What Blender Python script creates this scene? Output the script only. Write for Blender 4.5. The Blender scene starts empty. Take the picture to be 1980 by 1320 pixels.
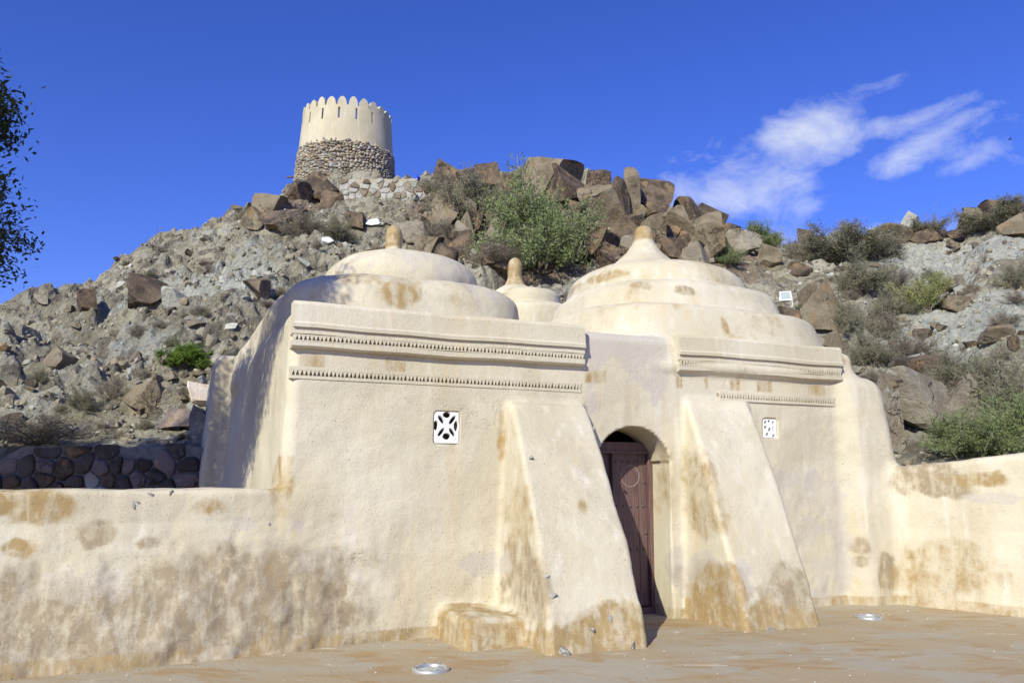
import bpy, math, random
import numpy as np
from mathutils import Vector, Matrix
rng = np.random.default_rng(7); random.seed(7)
R_ = math.radians
SC = bpy.context.scene

# ---------------------------------------------------------------- camera, sky, sun, exposure
F_PX, HOR = 1550.0, 932.0                       # focal length and horizon row in photo pixels (1980 x 1320)
PITCH = math.atan((HOR - 660) / F_PX)
CAM = np.array([0.0, 0.0, 1.62])
cam = bpy.data.cameras.new('camera'); camo = bpy.data.objects.new('camera', cam); SC.collection.objects.link(camo)
cam.sensor_width = 36.0; cam.lens = 36.0 * F_PX / 1980; cam.clip_end = 3000; cam.clip_start = 0.05
camo.location = CAM; camo.rotation_euler = (math.pi / 2 + PITCH, 0, 0); SC.camera = camo
SUN_AZ, SUN_EL = R_(24.5), R_(32)                # sun behind the camera, to its left
to_sun = Vector((-math.sin(SUN_AZ) * math.cos(SUN_EL), -math.cos(SUN_AZ) * math.cos(SUN_EL), math.sin(SUN_EL)))
sl = bpy.data.lights.new('sun', 'SUN'); sl.energy = 4.7; sl.angle = R_(0.53); sl.color = (1.0, 0.975, 0.81)
so = bpy.data.objects.new('sun', sl); SC.collection.objects.link(so)
so.rotation_euler = (-to_sun).to_track_quat('-Z', 'Y').to_euler(); so.location = (-20, -40, 40)
SC.view_settings.view_transform = 'Standard'; SC.view_settings.look = 'None'
SC.view_settings.gamma = 1; SC.view_settings.use_curve_mapping = False; SC.view_settings.exposure = 0.22

world = bpy.data.worlds.new('World'); SC.world = world; world.use_nodes = True
wn = world.node_tree; wn.nodes.clear()
def wnode(t, **k):
    n = wn.nodes.new(t)
    for a, b in k.items(): setattr(n, a, b)
    return n
sky = wnode('ShaderNodeTexSky', sky_type='NISHITA', sun_disc=False, sun_elevation=SUN_EL, sun_rotation=R_(204.5),
            air_density=1.0, dust_density=0.3, ozone_density=3.5, altitude=0)
hs = wnode('ShaderNodeHueSaturation'); hs.inputs['Saturation'].default_value = 1.2; hs.inputs['Hue'].default_value = 0.512
wn.links.new(sky.outputs[0], hs.inputs['Color'])
tint = wnode('ShaderNodeMix', data_type='RGBA', blend_type='MULTIPLY'); tint.inputs['Factor'].default_value = 1; wn.links.new(hs.outputs[0], tint.inputs['A']); tint.inputs['B'].default_value = (.84, .87, 1.47, 1)
geo = wnode('ShaderNodeTexCoord')
def wmath(op, a, b=None, c=None):
    n = wnode('ShaderNodeMath', operation=op)
    for i, q in enumerate((a, b, c)):
        if q is None: continue
        if isinstance(q, (int, float)): n.inputs[i].default_value = q
        else: wn.links.new(q, n.inputs[i])
    return n.outputs[0]
def pix_dir(x, y):
    c = np.array([(x - 990) / F_PX, 1.0, -(y - 660) / F_PX])
    v = np.array([c[0], c[1] * math.cos(PITCH) - c[2] * math.sin(PITCH), c[1] * math.sin(PITCH) + c[2] * math.cos(PITCH)])
    return v / np.linalg.norm(v)
noi = wnode('ShaderNodeTexNoise'); noi.inputs['Scale'].default_value = 12; noi.inputs['Detail'].default_value = 9; noi.inputs['Roughness'].default_value = 0.62
noi.inputs['Distortion'].default_value = 0.35
mp = wnode('ShaderNodeMapping'); mp.inputs['Scale'].default_value = (1, 1, 1.7); mp.inputs['Rotation'].default_value = (0, R_(20), 0)
wn.links.new(geo.outputs['Generated'], mp.inputs['Vector']); wn.links.new(mp.outputs[0], noi.inputs['Vector'])
# cloud banks: centre direction, angular half width / half height (radians), slope, density
banks = [(1440, 350, .115, .055, -.36, .92), (1850, 245, .050, .018, -.2, .56), (1870, 312, .040, .013, -.3, .54), (1735, 318, .040, .020, -.25, .54), (1560, 246, .05, .016, -.1, .55), (1680, 248, .05, .012, -.1, .45), (1800, 215, .06, .012, -.3, .4), (1600, 455, .11, .012, 0, .55),
         (1760, 145, .06, .02, -.2, .38), (560, 100, .05, .014, -.15, .34), (2350, 250, .2, .08, -.2, .6), (-700, 300, .25, .08, -.2, .55), (1570, 405, .03, .012, -.4, .4)]
tot = None
for (px, py, sw, sh, tilt, den) in banks:
    d = pix_dir(px, py); rt = np.cross(d, [0, 0, 1]); rt /= np.linalg.norm(rt); up = np.cross(rt, d)
    ax = rt + up * (-tilt); ax /= np.linalg.norm(ax); ay = np.cross(ax, d); ay = -ay if ay[2] < 0 else ay
    def dotn(v):
        n = wnode('ShaderNodeVectorMath', operation='DOT_PRODUCT'); wn.links.new(geo.outputs['Generated'], n.inputs[0]); n.inputs[1].default_value = tuple(v); return n.outputs['Value']
    a = wmath('DIVIDE', dotn(ax), sw); a = wmath('SUBTRACT', a, float(np.dot(ax, d)) / sw)
    b = wmath('DIVIDE', dotn(ay), sh); b = wmath('SUBTRACT', b, float(np.dot(ay, d)) / sh)
    r2 = wmath('ADD', wmath('MULTIPLY', a, a), wmath('MULTIPLY', b, b))
    front = wmath('GREATER_THAN', dotn(d), 0.0)
    g = wmath('MULTIPLY', wmath('MULTIPLY', wmath('POWER', 2.718, wmath('MULTIPLY', r2, -0.9)), den), front)
    tot = g if tot is None else wmath('ADD', tot, g)
cl = wmath('MULTIPLY', tot, 1.0)
cm = wmath('ADD', wmath('MULTIPLY', wmath('SUBTRACT', noi.outputs['Fac'], 0.5), 1.9), wmath('SUBTRACT', cl, 0.42))
cm = wmath('MULTIPLY', cm, 0.95); cmn = wnode('ShaderNodeClamp'); wn.links.new(cm, cmn.inputs[0]); cmn.inputs['Max'].default_value = 0.86
mx = wnode('ShaderNodeMix', data_type='RGBA'); wn.links.new(cmn.outputs[0], mx.inputs['Factor']); wn.links.new(tint.outputs['Result'], mx.inputs['A'])
mx.inputs['B'].default_value = (6.6, 7.0, 7.9, 1)
bg = wnode('ShaderNodeBackground'); bg.inputs['Strength'].default_value = 0.106; wn.links.new(mx.outputs['Result'], bg.inputs['Color'])
wo = wnode('ShaderNodeOutputWorld'); wn.links.new(bg.outputs[0], wo.inputs['Surface'])

# ---------------------------------------------------------------- maths helpers
_perm = rng.permutation(256); _perm = np.concatenate([_perm, _perm, _perm])
_grad = rng.normal(size=(256, 3)); _grad /= np.linalg.norm(_grad, axis=1)[:, None]; _grad = _grad.astype(np.float32)
def pnoise(P):
    P = np.asarray(P, np.float32); i = np.floor(P).astype(np.int32); f = P - i; i &= 255
    u = f * f * f * (f * (f * 6 - 15) + 10); out = 0
    for dx in (0, 1):
        wx = u[:, 0] if dx else 1 - u[:, 0]
        for dy in (0, 1):
            wy = u[:, 1] if dy else 1 - u[:, 1]
            for dz in (0, 1):
                wz = u[:, 2] if dz else 1 - u[:, 2]
                g = _grad[_perm[_perm[_perm[(i[:, 0] + dx) & 255] + ((i[:, 1] + dy) & 255)] + ((i[:, 2] + dz) & 255)]]
                out = out + wx * wy * wz * (g[:, 0] * (f[:, 0] - dx) + g[:, 1] * (f[:, 1] - dy) + g[:, 2] * (f[:, 2] - dz))
    return out * 1.5
def fbm(P, freq, octv=3, gain=.5):
    P = np.asarray(P, np.float32) * freq; a = 1.0; o = 0
    for k in range(octv): o = o + a * pnoise(P + 17.3 * k); P = P * 2.03; a *= gain
    return o
def sstep(a, b, x):
    t = np.clip((x - a) / (b - a), 0, 1); return t * t * (3 - 2 * t)
def ray(x, y): return pix_dir(x, y)
def at_depth(x, y, Y): r = ray(x, y); return CAM + r * (Y / r[1])

# mosque frame: u along the facade, v into the building, w up
ANG = R_(23.5); U = np.array([math.cos(ANG), math.sin(ANG), 0]); V = np.array([-math.sin(ANG), math.cos(ANG), 0]); O = np.array([-2.337, 8.275, 0.0])
def W(u, v, w): return O + U * u + V * v + np.array([0, 0, w])
def on_plane(x, y, v=0.0):
    r = ray(x, y); P0 = O + V * v; t = np.dot(P0 - CAM, V) / np.dot(r, V); return CAM + r * t

# ---------------------------------------------------------------- object helpers
COL = SC.collection
def mesh_np(name, verts, faces, mat, parent=None, smooth=True, sizes=None, mats=None, attrs=None):
    """faces: (n,k) int array, or flat loop array with sizes"""
    me = bpy.data.meshes.new(name); verts = np.asarray(verts, np.float32); faces = np.asarray(faces, np.int32)
    if sizes is None: sizes = np.full(len(faces), faces.shape[1], np.int32)
    flat = faces.ravel(); starts = np.concatenate([[0], np.cumsum(sizes)[:-1]]).astype(np.int32)
    me.vertices.add(len(verts)); me.vertices.foreach_set('co', verts.ravel())
    me.loops.add(len(flat)); me.loops.foreach_set('vertex_index', flat)
    me.polygons.add(len(sizes)); me.polygons.foreach_set('loop_start', starts); me.polygons.foreach_set('loop_total', np.asarray(sizes, np.int32))
    me.update(calc_edges=True)
    me.polygons.foreach_set('use_smooth', np.full(len(sizes), bool(smooth)))
    for m in (mat if isinstance(mat, (list, tuple)) else [mat]): me.materials.append(m)
    if mats is not None: me.polygons.foreach_set('material_index', np.asarray(mats, np.int32))
    for k, a in (attrs or {}).items():
        at = me.attributes.new(k, 'FLOAT_COLOR', 'POINT'); at.data.foreach_set('color', np.asarray(a, np.float32).ravel())
    return link(name, me, parent)
def link(name, me, parent=None):
    o = bpy.data.objects.new(name, me); COL.objects.link(o)
    if parent is not None:
        o.parent = parent; o.matrix_parent_inverse = parent_inv(parent)
    return o
def parent_inv(p):
    return Matrix.LocRotScale(p.location, p.rotation_euler, p.scale).inverted() if p.parent is None else Matrix.Identity(4)
def empty(name, loc): o = bpy.data.objects.new(name, None); COL.objects.link(o); o.location = loc; o.empty_display_size = .3; return o
def tag(o, label=None, cat=None, group=None, kind=None):
    for k, v in (('label', label), ('category', cat), ('group', group), ('kind', kind)):
        if v: o[k] = v
    return o
class MB:
    """collects polygons"""
    def __init__(s): s.v = []; s.f = []
    def add(s, vs, fs): b = len(s.v); s.v += [tuple(map(float, q)) for q in vs]; s.f += [[i + b for i in f] for f in fs]
    def box(s, c0, c1, fr=None):
        (a, b, c), (d, e, g) = c0, c1
        vs = [(a, b, c), (d, b, c), (d, e, c), (a, e, c), (a, b, g), (d, b, g), (d, e, g), (a, e, g)]
        if fr: vs = [fr(*q) for q in vs]
        s.add(vs, [(3, 2, 1, 0), (4, 5, 6, 7), (0, 1, 5, 4), (1, 2, 6, 5), (2, 3, 7, 6), (3, 0, 4, 7)])
    def prism(s, poly, d0, d1, fr):
        n = len(poly); vs = [fr(a, b, d0) for a, b in poly] + [fr(a, b, d1) for a, b in poly]
        s.add(vs, [list(range(n))[::-1], list(range(n, 2 * n))] + [(i, (i + 1) % n, n + (i + 1) % n, n + i) for i in range(n)])
    def tube(s, pts, rad, n=6):
        pts = [np.array(p, float) for p in pts]; base = len(s.v)
        for i, p in enumerate(pts):
            t = pts[min(i + 1, len(pts) - 1)] - pts[max(i - 1, 0)]; t = t / (np.linalg.norm(t) + 1e-9)
            a = np.cross(t, [0, 0, 1] if abs(t[2]) < .9 else [1, 0, 0]); a /= np.linalg.norm(a); b = np.cross(t, a)
            r = rad[i] if hasattr(rad, '__len__') else rad
            for k in range(n):
                th = 2 * math.pi * k / n; s.v.append(tuple(p + r * (a * math.cos(th) + b * math.sin(th))))
        for i in range(len(pts) - 1):
            for k in range(n):
                s.f.append([base + i * n + k, base + i * n + (k + 1) % n, base + (i + 1) * n + (k + 1) % n, base + (i + 1) * n + k])
        s.f.append([base + k for k in range(n)][::-1]); s.f.append([base + (len(pts) - 1) * n + k for k in range(n)])
    def lathe(s, prof, c, n=24):
        base = len(s.v)
        for r, z in prof:
            for k in range(n):
                th = 2 * math.pi * k / n; s.v.append((c[0] + r * math.cos(th), c[1] + r * math.sin(th), c[2] + z))
        for i in range(len(prof) - 1):
            for k in range(n):
                s.f.append([base + i * n + k, base + i * n + (k + 1) % n, base + (i + 1) * n + (k + 1) % n, base + (i + 1) * n + k])
        s.f.append([base + k for k in range(n)][::-1]); s.f.append([base + (len(prof) - 1) * n + k for k in range(n)])
    def build(s, name, mat, parent=None, smooth=False, bevel=0):
        me = bpy.data.meshes.new(name); me.from_pydata(s.v, [], s.f); me.update()
        if smooth: me.polygons.foreach_set('use_smooth', np.full(len(me.polygons), True))
        me.materials.append(mat); o = link(name, me, parent)
        if bevel:
            m = o.modifiers.new('bevel', 'BEVEL'); m.width = bevel; m.segments = 2; m.limit_method = 'ANGLE'
        return o

# ---------------------------------------------------------------- materials
class NT:
    def __init__(s, name, rough=.9):
        s.m = bpy.data.materials.new(name); s.m.use_nodes = True; s.t = s.m.node_tree; s.t.nodes.clear()
        s.b = s.n('ShaderNodeBsdfPrincipled'); s.b.inputs['Roughness'].default_value = rough; s.b.inputs['Specular IOR Level'].default_value = .25
        s.out = s.n('ShaderNodeOutputMaterial'); s.t.links.new(s.b.outputs[0], s.out.inputs[0])
    def n(s, t, **k):
        q = s.t.nodes.new(t)
        for a, b in k.items(): setattr(q, a, b)
        return q
    def L(s, a, b): s.t.links.new(a, b)
    def put(s, sock, val):
        if hasattr(val, 'is_output') or isinstance(val, bpy.types.NodeSocket): s.L(val, sock)
        elif isinstance(val, (tuple, list)): sock.default_value = tuple(val) + ((1,) if len(val) == 3 and sock.type == 'RGBA' else ())
        else: sock.default_value = val
    def pos(s, scale=(1, 1, 1), obj=False):
        src = s.n('ShaderNodeTexCoord').outputs['Object'] if obj else s.n('ShaderNodeNewGeometry').outputs['Position']
        m = s.n('ShaderNodeMapping'); m.inputs['Scale'].default_value = scale; s.L(src, m.inputs['Vector']); return m.outputs[0]
    def noise(s, vec, scale, detail=4, rough=.55, dist=0):
        q = s.n('ShaderNodeTexNoise'); s.L(vec, q.inputs['Vector']); q.inputs['Scale'].default_value = scale; q.inputs['Detail'].default_value = detail
        q.inputs['Roughness'].default_value = rough; q.inputs['Distortion'].default_value = dist; return q.outputs['Fac']
    def vor(s, vec, scale, feat='F1', out='Distance'):
        q = s.n('ShaderNodeTexVoronoi', feature=feat); s.L(vec, q.inputs['Vector']); q.inputs['Scale'].default_value = scale; return q.outputs[out]
    def mth(s, op, a, b=0.0, clamp=False):
        q = s.n('ShaderNodeMath', operation=op, use_clamp=clamp); s.put(q.inputs[0], a); s.put(q.inputs[1], b); return q.outputs[0]
    def rng(s, x, a, b, lo=0.0, hi=1.0):
        q = s.n('ShaderNodeMapRange', interpolation_type='SMOOTHSTEP'); s.L(x, q.inputs[0])
        for i, v in enumerate((a, b, lo, hi)): q.inputs[i + 1].default_value = v
        return q.outputs[0]
    def mix(s, f, a, b, mode='MIX'):
        q = s.n('ShaderNodeMix', data_type='RGBA', blend_type=mode); s.put(q.inputs['Factor'], f); s.put(q.inputs['A'], a); s.put(q.inputs['B'], b); return q.outputs['Result']
    def attr(s, name): return s.n('ShaderNodeAttribute', attribute_name=name)
    def sep(s, c):
        q = s.n('ShaderNodeSeparateColor'); s.L(c, q.inputs[0]); return q.outputs
    def rand(s): return s.n('ShaderNodeObjectInfo').outputs['Random']
    def color(s, c): s.put(s.b.inputs['Base Color'], c)
    def bump(s, h, strength=.5, dist=.02, prev=None):
        q = s.n('ShaderNodeBump'); q.inputs['Strength'].default_value = strength; q.inputs['Distance'].default_value = dist; s.L(h, q.inputs['Height'])
        if prev is not None: s.L(prev, q.inputs['Normal'])
        s.L(q.outputs[0], s.b.inputs['Normal']); return q.outputs[0]

def plaster_mat(name='plaster', a=(.545, .485, .345), b=(.61, .555, .43), pits=1.0):
    s = NT(name, .93); P = s.pos()
    c = s.mix(s.rng(s.noise(P, .9, 5, .6), .35, .65), a, b)
    c = s.mix(s.mth('MULTIPLY', s.rng(s.noise(s.pos((1, 1, .7)), .55, 6, .62, .4), .45, .68), .55), c, (.43, .375, .27))
    # rain streaks, thin washes of yellow and of pale lime
    st = s.noise(s.pos((5.5, 5.5, .35)), 1.0, 4, .6); area = s.noise(P, .7, 3)
    c = s.mix(s.mth('MULTIPLY', s.rng(st, .5, .72), s.rng(area, .42, .62, 0, .55)), c, (.60, .45, .25))
    c = s.mix(s.mth('MULTIPLY', s.rng(s.noise(s.pos((7, 7, .5)), 1.0, 4), .52, .75), .5), c, (.70, .655, .56))
    A = s.attr('stain'); ch = s.sep(A.outputs['Color']); al = s.sep(s.attr('lime').outputs['Color'])[0]
    edge = s.mth('MULTIPLY', s.mth('SUBTRACT', s.noise(P, 7, 6, .65), .5), .75); edge2 = s.mth('MULTIPLY', s.mth('SUBTRACT', s.noise(P, 3, 6, .7, .4), .5), .9)
    def m(x, e, lo=.38, hi=.62, k=1.0): return s.mth('MULTIPLY', s.rng(s.mth('ADD', x, s.mth('MULTIPLY', e, s.rng(x, 0.0, .25))), lo, hi), k)
    mott = s.rng(s.noise(P, 8, 8, .72, .3), .32, .60, .4, 1.0); streak2 = s.rng(s.noise(s.pos((8, 8, 1.6)), 1.3, 5, .65), .35, .6, .45, 1.0)
    def mm(*a): return s.mth('MULTIPLY', s.mth('MULTIPLY', m(*a), mott), streak2)
    c = s.mix(mm(ch[1], s.mth('ADD', edge, edge2), .12, .85, 1.3), c, s.mix(s.noise(P, 5, 6, .7), (.40, .325, .215), (.26, .205, .13)))
    c = s.mix(m(ch[2], edge2, .3, .75, .7), c, (.485, .44, .38))
    c = s.mix(mm(ch[0], s.mth('ADD', edge, edge2), .12, .9, 1.25), c, s.mix(s.noise(P, 6, 6, .7), (.42, .31, .155), (.28, .19, .08)))
    c = s.mix(m(al, s.mth('ADD', edge, edge2), .3, .9, .28), c, (.66, .62, .55))
    # small pits and dark grit
    g1 = s.rng(s.vor(P, 15), .08, .15, 1, 0); g1 = s.mth('MULTIPLY', g1, s.rng(s.noise(P, 6, 2), .52, .6))
    g2 = s.rng(s.noise(P, 55, 3, .6), .60, .70)
    pit = s.mth('MAXIMUM', s.mth('MULTIPLY', g1, .75), s.mth('MULTIPLY', g2, .55)); pit = s.mth('MULTIPLY', s.mth('MULTIPLY', pit, pits), s.rng(s.noise(P, 1.1, 4), .35, .65, .25, .95))
    c = s.mix(pit, c, (.20, .16, .115)); c = s.mix(.5, c, s.mix(s.noise(P, 30, 3), (.45, .45, .45), (.55, .55, .55)), 'OVERLAY')
    s.color(c)
    h = s.mth('ADD', s.mth('MULTIPLY', s.noise(P, 12, 5, .6), .6), s.mth('MULTIPLY', s.noise(P, 42, 5, .75), .85)); h = s.mth('SUBTRACT', h, s.mth('MULTIPLY', pit, .6))
    # hair cracks
    ck = s.n('ShaderNodeTexVoronoi', feature='DISTANCE_TO_EDGE'); wv = s.n('ShaderNodeVectorMath', operation='ADD'); dn = s.n('ShaderNodeTexNoise'); s.L(P, dn.inputs['Vector']); dn.inputs['Scale'].default_value = 3; dn.inputs['Detail'].default_value = 5
    sc = s.n('ShaderNodeVectorMath', operation='SCALE'); s.L(dn.outputs['Color'], sc.inputs[0]); sc.inputs['Scale'].default_value = .6
    s.L(P, wv.inputs[0]); s.L(sc.outputs[0], wv.inputs[1]); s.L(wv.outputs[0], ck.inputs['Vector']); ck.inputs['Scale'].default_value = .9
    crack = s.mth('MULTIPLY', s.rng(ck.outputs['Distance'], .0, .008, 1, 0), s.rng(s.noise(P, .8, 2), .60, .67))
    h = s.mth('SUBTRACT', h, s.mth('MULTIPLY', crack, .7))
    s.bump(h, .45, .02); return s.m
M = {}
M['plaster'] = plaster_mat()
M['tower_plaster'] = plaster_mat('tower_plaster', (.46, .415, .285), (.53, .48, .35), .2)

def ground_mat():
    s = NT('courtyard_ground', .9); P = s.pos((1, 1, 1))
    big = s.noise(s.pos((.55, 1.0, 1)), 1.1, 6, .62, .6); c = s.mix(s.rng(big, .42, .58), (.38, .30, .185), (.38, .335, .245))
    c = s.mix(s.mth('MULTIPLY', s.rng(s.noise(s.pos((.8, 1.6, 1)), 1.7, 7, .65, .8), .50, .64), .8), c, (.35, .225, .10))
    c = s.mix(s.mth('MULTIPLY', s.rng(s.noise(s.pos((.6, 1.5, 1)), 2.3, 7, .7, .5), .62, .69), .8), c, (.62, .56, .46))
    c = s.mix(s.mth('MULTIPLY', s.rng(s.noise(P, 45, 3), .62, .75), .45), c, (.2, .15, .1)); s.color(c)
    s.bump(s.mth('ADD', s.noise(P, 9, 6, .65), s.mth('MULTIPLY', s.noise(P, 60, 3), .3)), .5, .018); return s.m
M['ground'] = ground_mat()
def desert_mat():
    s = NT('desert', .95); P = s.pos(); s.color(s.mix(s.noise(P, .8, 6), (.36, .30, .22), (.26, .215, .16))); s.bump(s.noise(P, 6, 6), .5, .05); return s.m
M['desert'] = desert_mat()
def hill_mat():
    s = NT('hillside', .95); P = s.pos(); A = s.attr('tone'); ch = s.sep(A.outputs['Color'])   # r pale, g brown, b random per chunk
    c = s.mix(s.rng(s.noise(P, .55, 6, .6), .38, .62), (.32, .29, .195), (.44, .405, .295))
    c = s.mix(s.rng(ch[2], .2, .9, 0, .6), c, (.16, .14, .10))
    vc = s.vor(P, 2.6, 'F1', 'Color'); vs = s.sep(vc); c = s.mix(s.mth('MULTIPLY', s.rng(vs[0], .55, .9), .4), c, (.43, .415, .35)); c = s.mix(s.mth('MULTIPLY', s.rng(s.noise(P, 3.3, 8, .75, .5), .56, .66), .6), c, (.50, .49, .43)); c = s.mix(s.mth('MULTIPLY', s.rng(vs[1], .7, .95), .75), c, (.13, .105, .08))
    pale = s.mth('ADD', ch[0], s.mth('MULTIPLY', s.mth('SUBTRACT', s.noise(P, 1.6, 8, .72), .5), 1.7))
    c = s.mix(s.mth('MULTIPLY', s.rng(pale, .35, .75), .75), c, s.mix(s.rng(s.noise(P, 3.2, 6, .7), .4, .6), (.54, .53, .47), (.36, .385, .335)))
    c = s.mix(s.mth('MULTIPLY', s.rng(s.mth('ADD', ch[1], s.mth('MULTIPLY', s.mth('SUBTRACT', s.noise(P, 1.6, 6, .66), .5), .8)), .4, .62), .85), c, s.mix(s.noise(P, 4, 4), (.16, .115, .08), (.28, .205, .14)))
    ck = s.n('ShaderNodeTexVoronoi', feature='DISTANCE_TO_EDGE'); s.L(P, ck.inputs['Vector']); ck.inputs['Scale'].default_value = 3.2
    c = s.mix(s.mth('MULTIPLY', s.rng(s.noise(P, 5, 8, .78, .4), .55, .66), .45), c, (.12, .105, .078)); c = s.mix(s.mth('MULTIPLY', s.rng(s.noise(s.pos((1, 1, 1.3)), 9, 6, .75), .56, .68), .55), c, (.52, .51, .45))
    s.color(c)
    h = s.mth('ADD', s.mth('MULTIPLY', s.noise(P, 4, 8, .7), 1.0), s.mth('MULTIPLY', s.vor(P, 6.5), .5)); h = s.mth('ADD', h, s.mth('MULTIPLY', s.noise(P, 25, 4, .7), .35))
    s.bump(h, 1.0, .2); return s.m
M['hill'] = hill_mat()
def rock_mat(name, cols, bumpd=.05, obj=False, scale=1.0):
    s = NT(name, .85); P = s.pos(); r = s.rand()
    a, b, c3, pale = cols
    c = s.mix(s.rng(s.noise(P, 1.3 * scale, 6, .62), .4, .6), a, b)
    c = s.mix(s.mth('MULTIPLY', s.rng(s.noise(s.pos((1, 1.3, .7)), 2.1 * scale, 5, .6, .5), .54, .66), .8), c, c3)
    c = s.mix(s.mth('MULTIPLY', s.rng(s.noise(P, 3.4 * scale, 7, .7), .6, .7), .7), c, pale)
    c = s.mix(s.rng(r, 0, 1, 0, .45), c, s.mix(.5, c, b)); c = s.mix(s.mth('MULTIPLY', s.rng(s.noise(P, 18 * scale, 4, .7), .55, .72), .5), c, tuple(q * .45 for q in a)); s.color(c)
    ck = s.n('ShaderNodeTexVoronoi', feature='DISTANCE_TO_EDGE'); wv = s.n('ShaderNodeVectorMath', operation='ADD'); dn = s.n('ShaderNodeTexNoise'); s.L(P, dn.inputs['Vector']); dn.inputs['Scale'].default_value = 2.5 * scale; dn.inputs['Detail'].default_value = 5
    s.L(s.pos((1, 1, .55)), wv.inputs[0]); s.L(dn.outputs['Color'], wv.inputs[1]); s.L(wv.outputs[0], ck.inputs['Vector']); ck.inputs['Scale'].default_value = 1.5 * scale
    crack = s.mth('MULTIPLY', s.rng(ck.outputs['Distance'], .0, .05, 1, 0), s.rng(s.noise(P, 1.1 * scale, 2), .52, .62))
    c = s.mix(s.mth('MULTIPLY', crack, .35), c, tuple(q * .4 for q in a)); s.color(c)
    h = s.mth('ADD', s.noise(P, 4 * scale, 8, .68), s.mth('MULTIPLY', s.noise(P, 22 * scale, 5, .7), .3)); h = s.mth('ADD', h, s.mth('MULTIPLY', s.sep(s.vor(s.pos((1, 1, .6)), 3.0 * scale, 'F1', 'Color'))[0], .35))
    s.bump(s.mth('SUBTRACT', h, s.mth('MULTIPLY', crack, .8)), .9, bumpd * 2.2); return s.m
M['rock_brown'] = rock_mat('rock_brown', [(.06, .046, .034), (.17, .125, .085), (.30, .20, .10), (.40, .36, .28)])
M['rock_tan'] = rock_mat('rock_tan', [(.14, .113, .075), (.25, .205, .14), (.25, .165, .08), (.40, .37, .29)])
M['rock_grey'] = rock_mat('rock_grey', [(.20, .17, .125), (.31, .275, .21), (.22, .16, .10), (.46, .45, .40)])
M['rock_pale'] = rock_mat('rock_pale', [(.36, .355, .30), (.46, .45, .385), (.32, .345, .30), (.54, .53, .48)])
M['rock_orange'] = rock_mat('rock_orange', [(.62, .52, .4), (.66, .6, .5), (.62, .37, .19), (.68, .64, .56)], .02)
M['rock_white'] = rock_mat('rock_white', [(.72, .72, .70), (.78, .78, .76), (.6, .58, .54), (.8, .8, .78)], .02)
M['rock_purple'] = rock_mat('rock_purple', [(.15, .115, .11), (.2, .16, .15), (.3, .23, .16), (.35, .32, .28)], .02)
def stuffrock_mat():
    s = NT('loose_stone', .9); P = s.pos(); A = s.attr('tone').outputs['Color']
    c = s.mix(s.mth('MULTIPLY', s.rng(s.noise(P, 6, 5, .7), .5, .7), .55), A, (.13, .105, .08)); s.color(c); s.bump(s.noise(P, 14, 5, .7), .7, .04); return s.m
M['loose'] = stuffrock_mat()
def simple(name, col, rough=.6, var=.15, scale=20, metal=0, bump=0):
    s = NT(name, rough); P = s.pos(); s.color(s.mix(s.rng(s.noise(P, scale, 5, .6), .3, .7), tuple(q * (1 - var) for q in col), tuple(min(1, q * (1 + var)) for q in col)))
    s.b.inputs['Metallic'].default_value = metal
    if bump: s.bump(s.noise(P, scale * 2, 5, .6), .5, bump)
    return s.m
def wood_mat():
    s = NT('door_wood', .5); P = s.pos((9, 9, .7)); c = s.mix(s.rng(s.noise(P, 5, 6, .6), .35, .65), (.105, .062, .055), (.165, .10, .09)); c = s.mix(s.mth('MULTIPLY', s.rng(s.noise(P, 16, 3), .6, .7), .4), c, (.05, .03, .028)); s.color(c)
    s.b.inputs['Specular IOR Level'].default_value = .4; s.bump(s.noise(P, 12, 5), .4, .003); return s.m
M['wood'] = wood_mat()
M['carve'] = simple('carved_wood', (.27, .19, .165), .6, .2, 40)
M['iron'] = simple('iron_stud', (.16, .13, .12), .42, .2, 60, .6)
M['grille'] = simple('lime_white', (.80, .79, .76), .8, .05, 25, 0, .004)
M['dark_inside'] = simple('unlit_inside', (.10, .085, .07), .95, .2, 6)  # dark colour stands in for the unlit inside behind the window grilles
M['white_paint'] = simple('white_paint', (.74, .75, .75), .5, .06, 18)
M['lamp_glass'] = simple('lamp_glass', (.36, .42, .40), .08, .1, 6); M['lamp_glass'].node_tree.nodes['Principled BSDF'].inputs['Specular IOR Level'].default_value = .7
M['black_paint'] = simple('black_paint', (.03, .03, .032), .5, .1)
M['steel'] = simple('brushed_steel', (.52, .52, .50), .4, .15, 30, .6)
M['blue_bag'] = simple('blue_plastic', (.03, .07, .55), .4, .2, 15); M['red_bag'] = simple('red_plastic', (.62, .12, .07), .45, .2, 15)
M['timber'] = simple('old_timber', (.13, .10, .075), .9, .3, 18)
M['mortar'] = simple('mortar', (.36, .315, .24), .95, .15, 12, 0, .01)
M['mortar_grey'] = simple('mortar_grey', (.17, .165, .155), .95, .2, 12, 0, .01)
M['wallstone'] = rock_mat('wall_stone', [(.05, .042, .036), (.095, .08, .07), (.12, .085, .06), (.26, .26, .25)], .012, scale=1.6)  # stone colour lowered to deepen the tree shade on the yard wall
M['wallstone_pale'] = rock_mat('wall_stone_pale', [(.30, .29, .265), (.40, .385, .35), (.28, .22, .16), (.55, .54, .5)], .012, scale=1.6)
M['towerstone'] = stuffrock_mat(); M['towerstone'].name = 'tower_rubble'
M['bark'] = simple('bark', (.17, .13, .095), .95, .3, 14, 0, .02); M['twig'] = simple('twig', (.21, .175, .135), .95, .25, 20)
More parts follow.
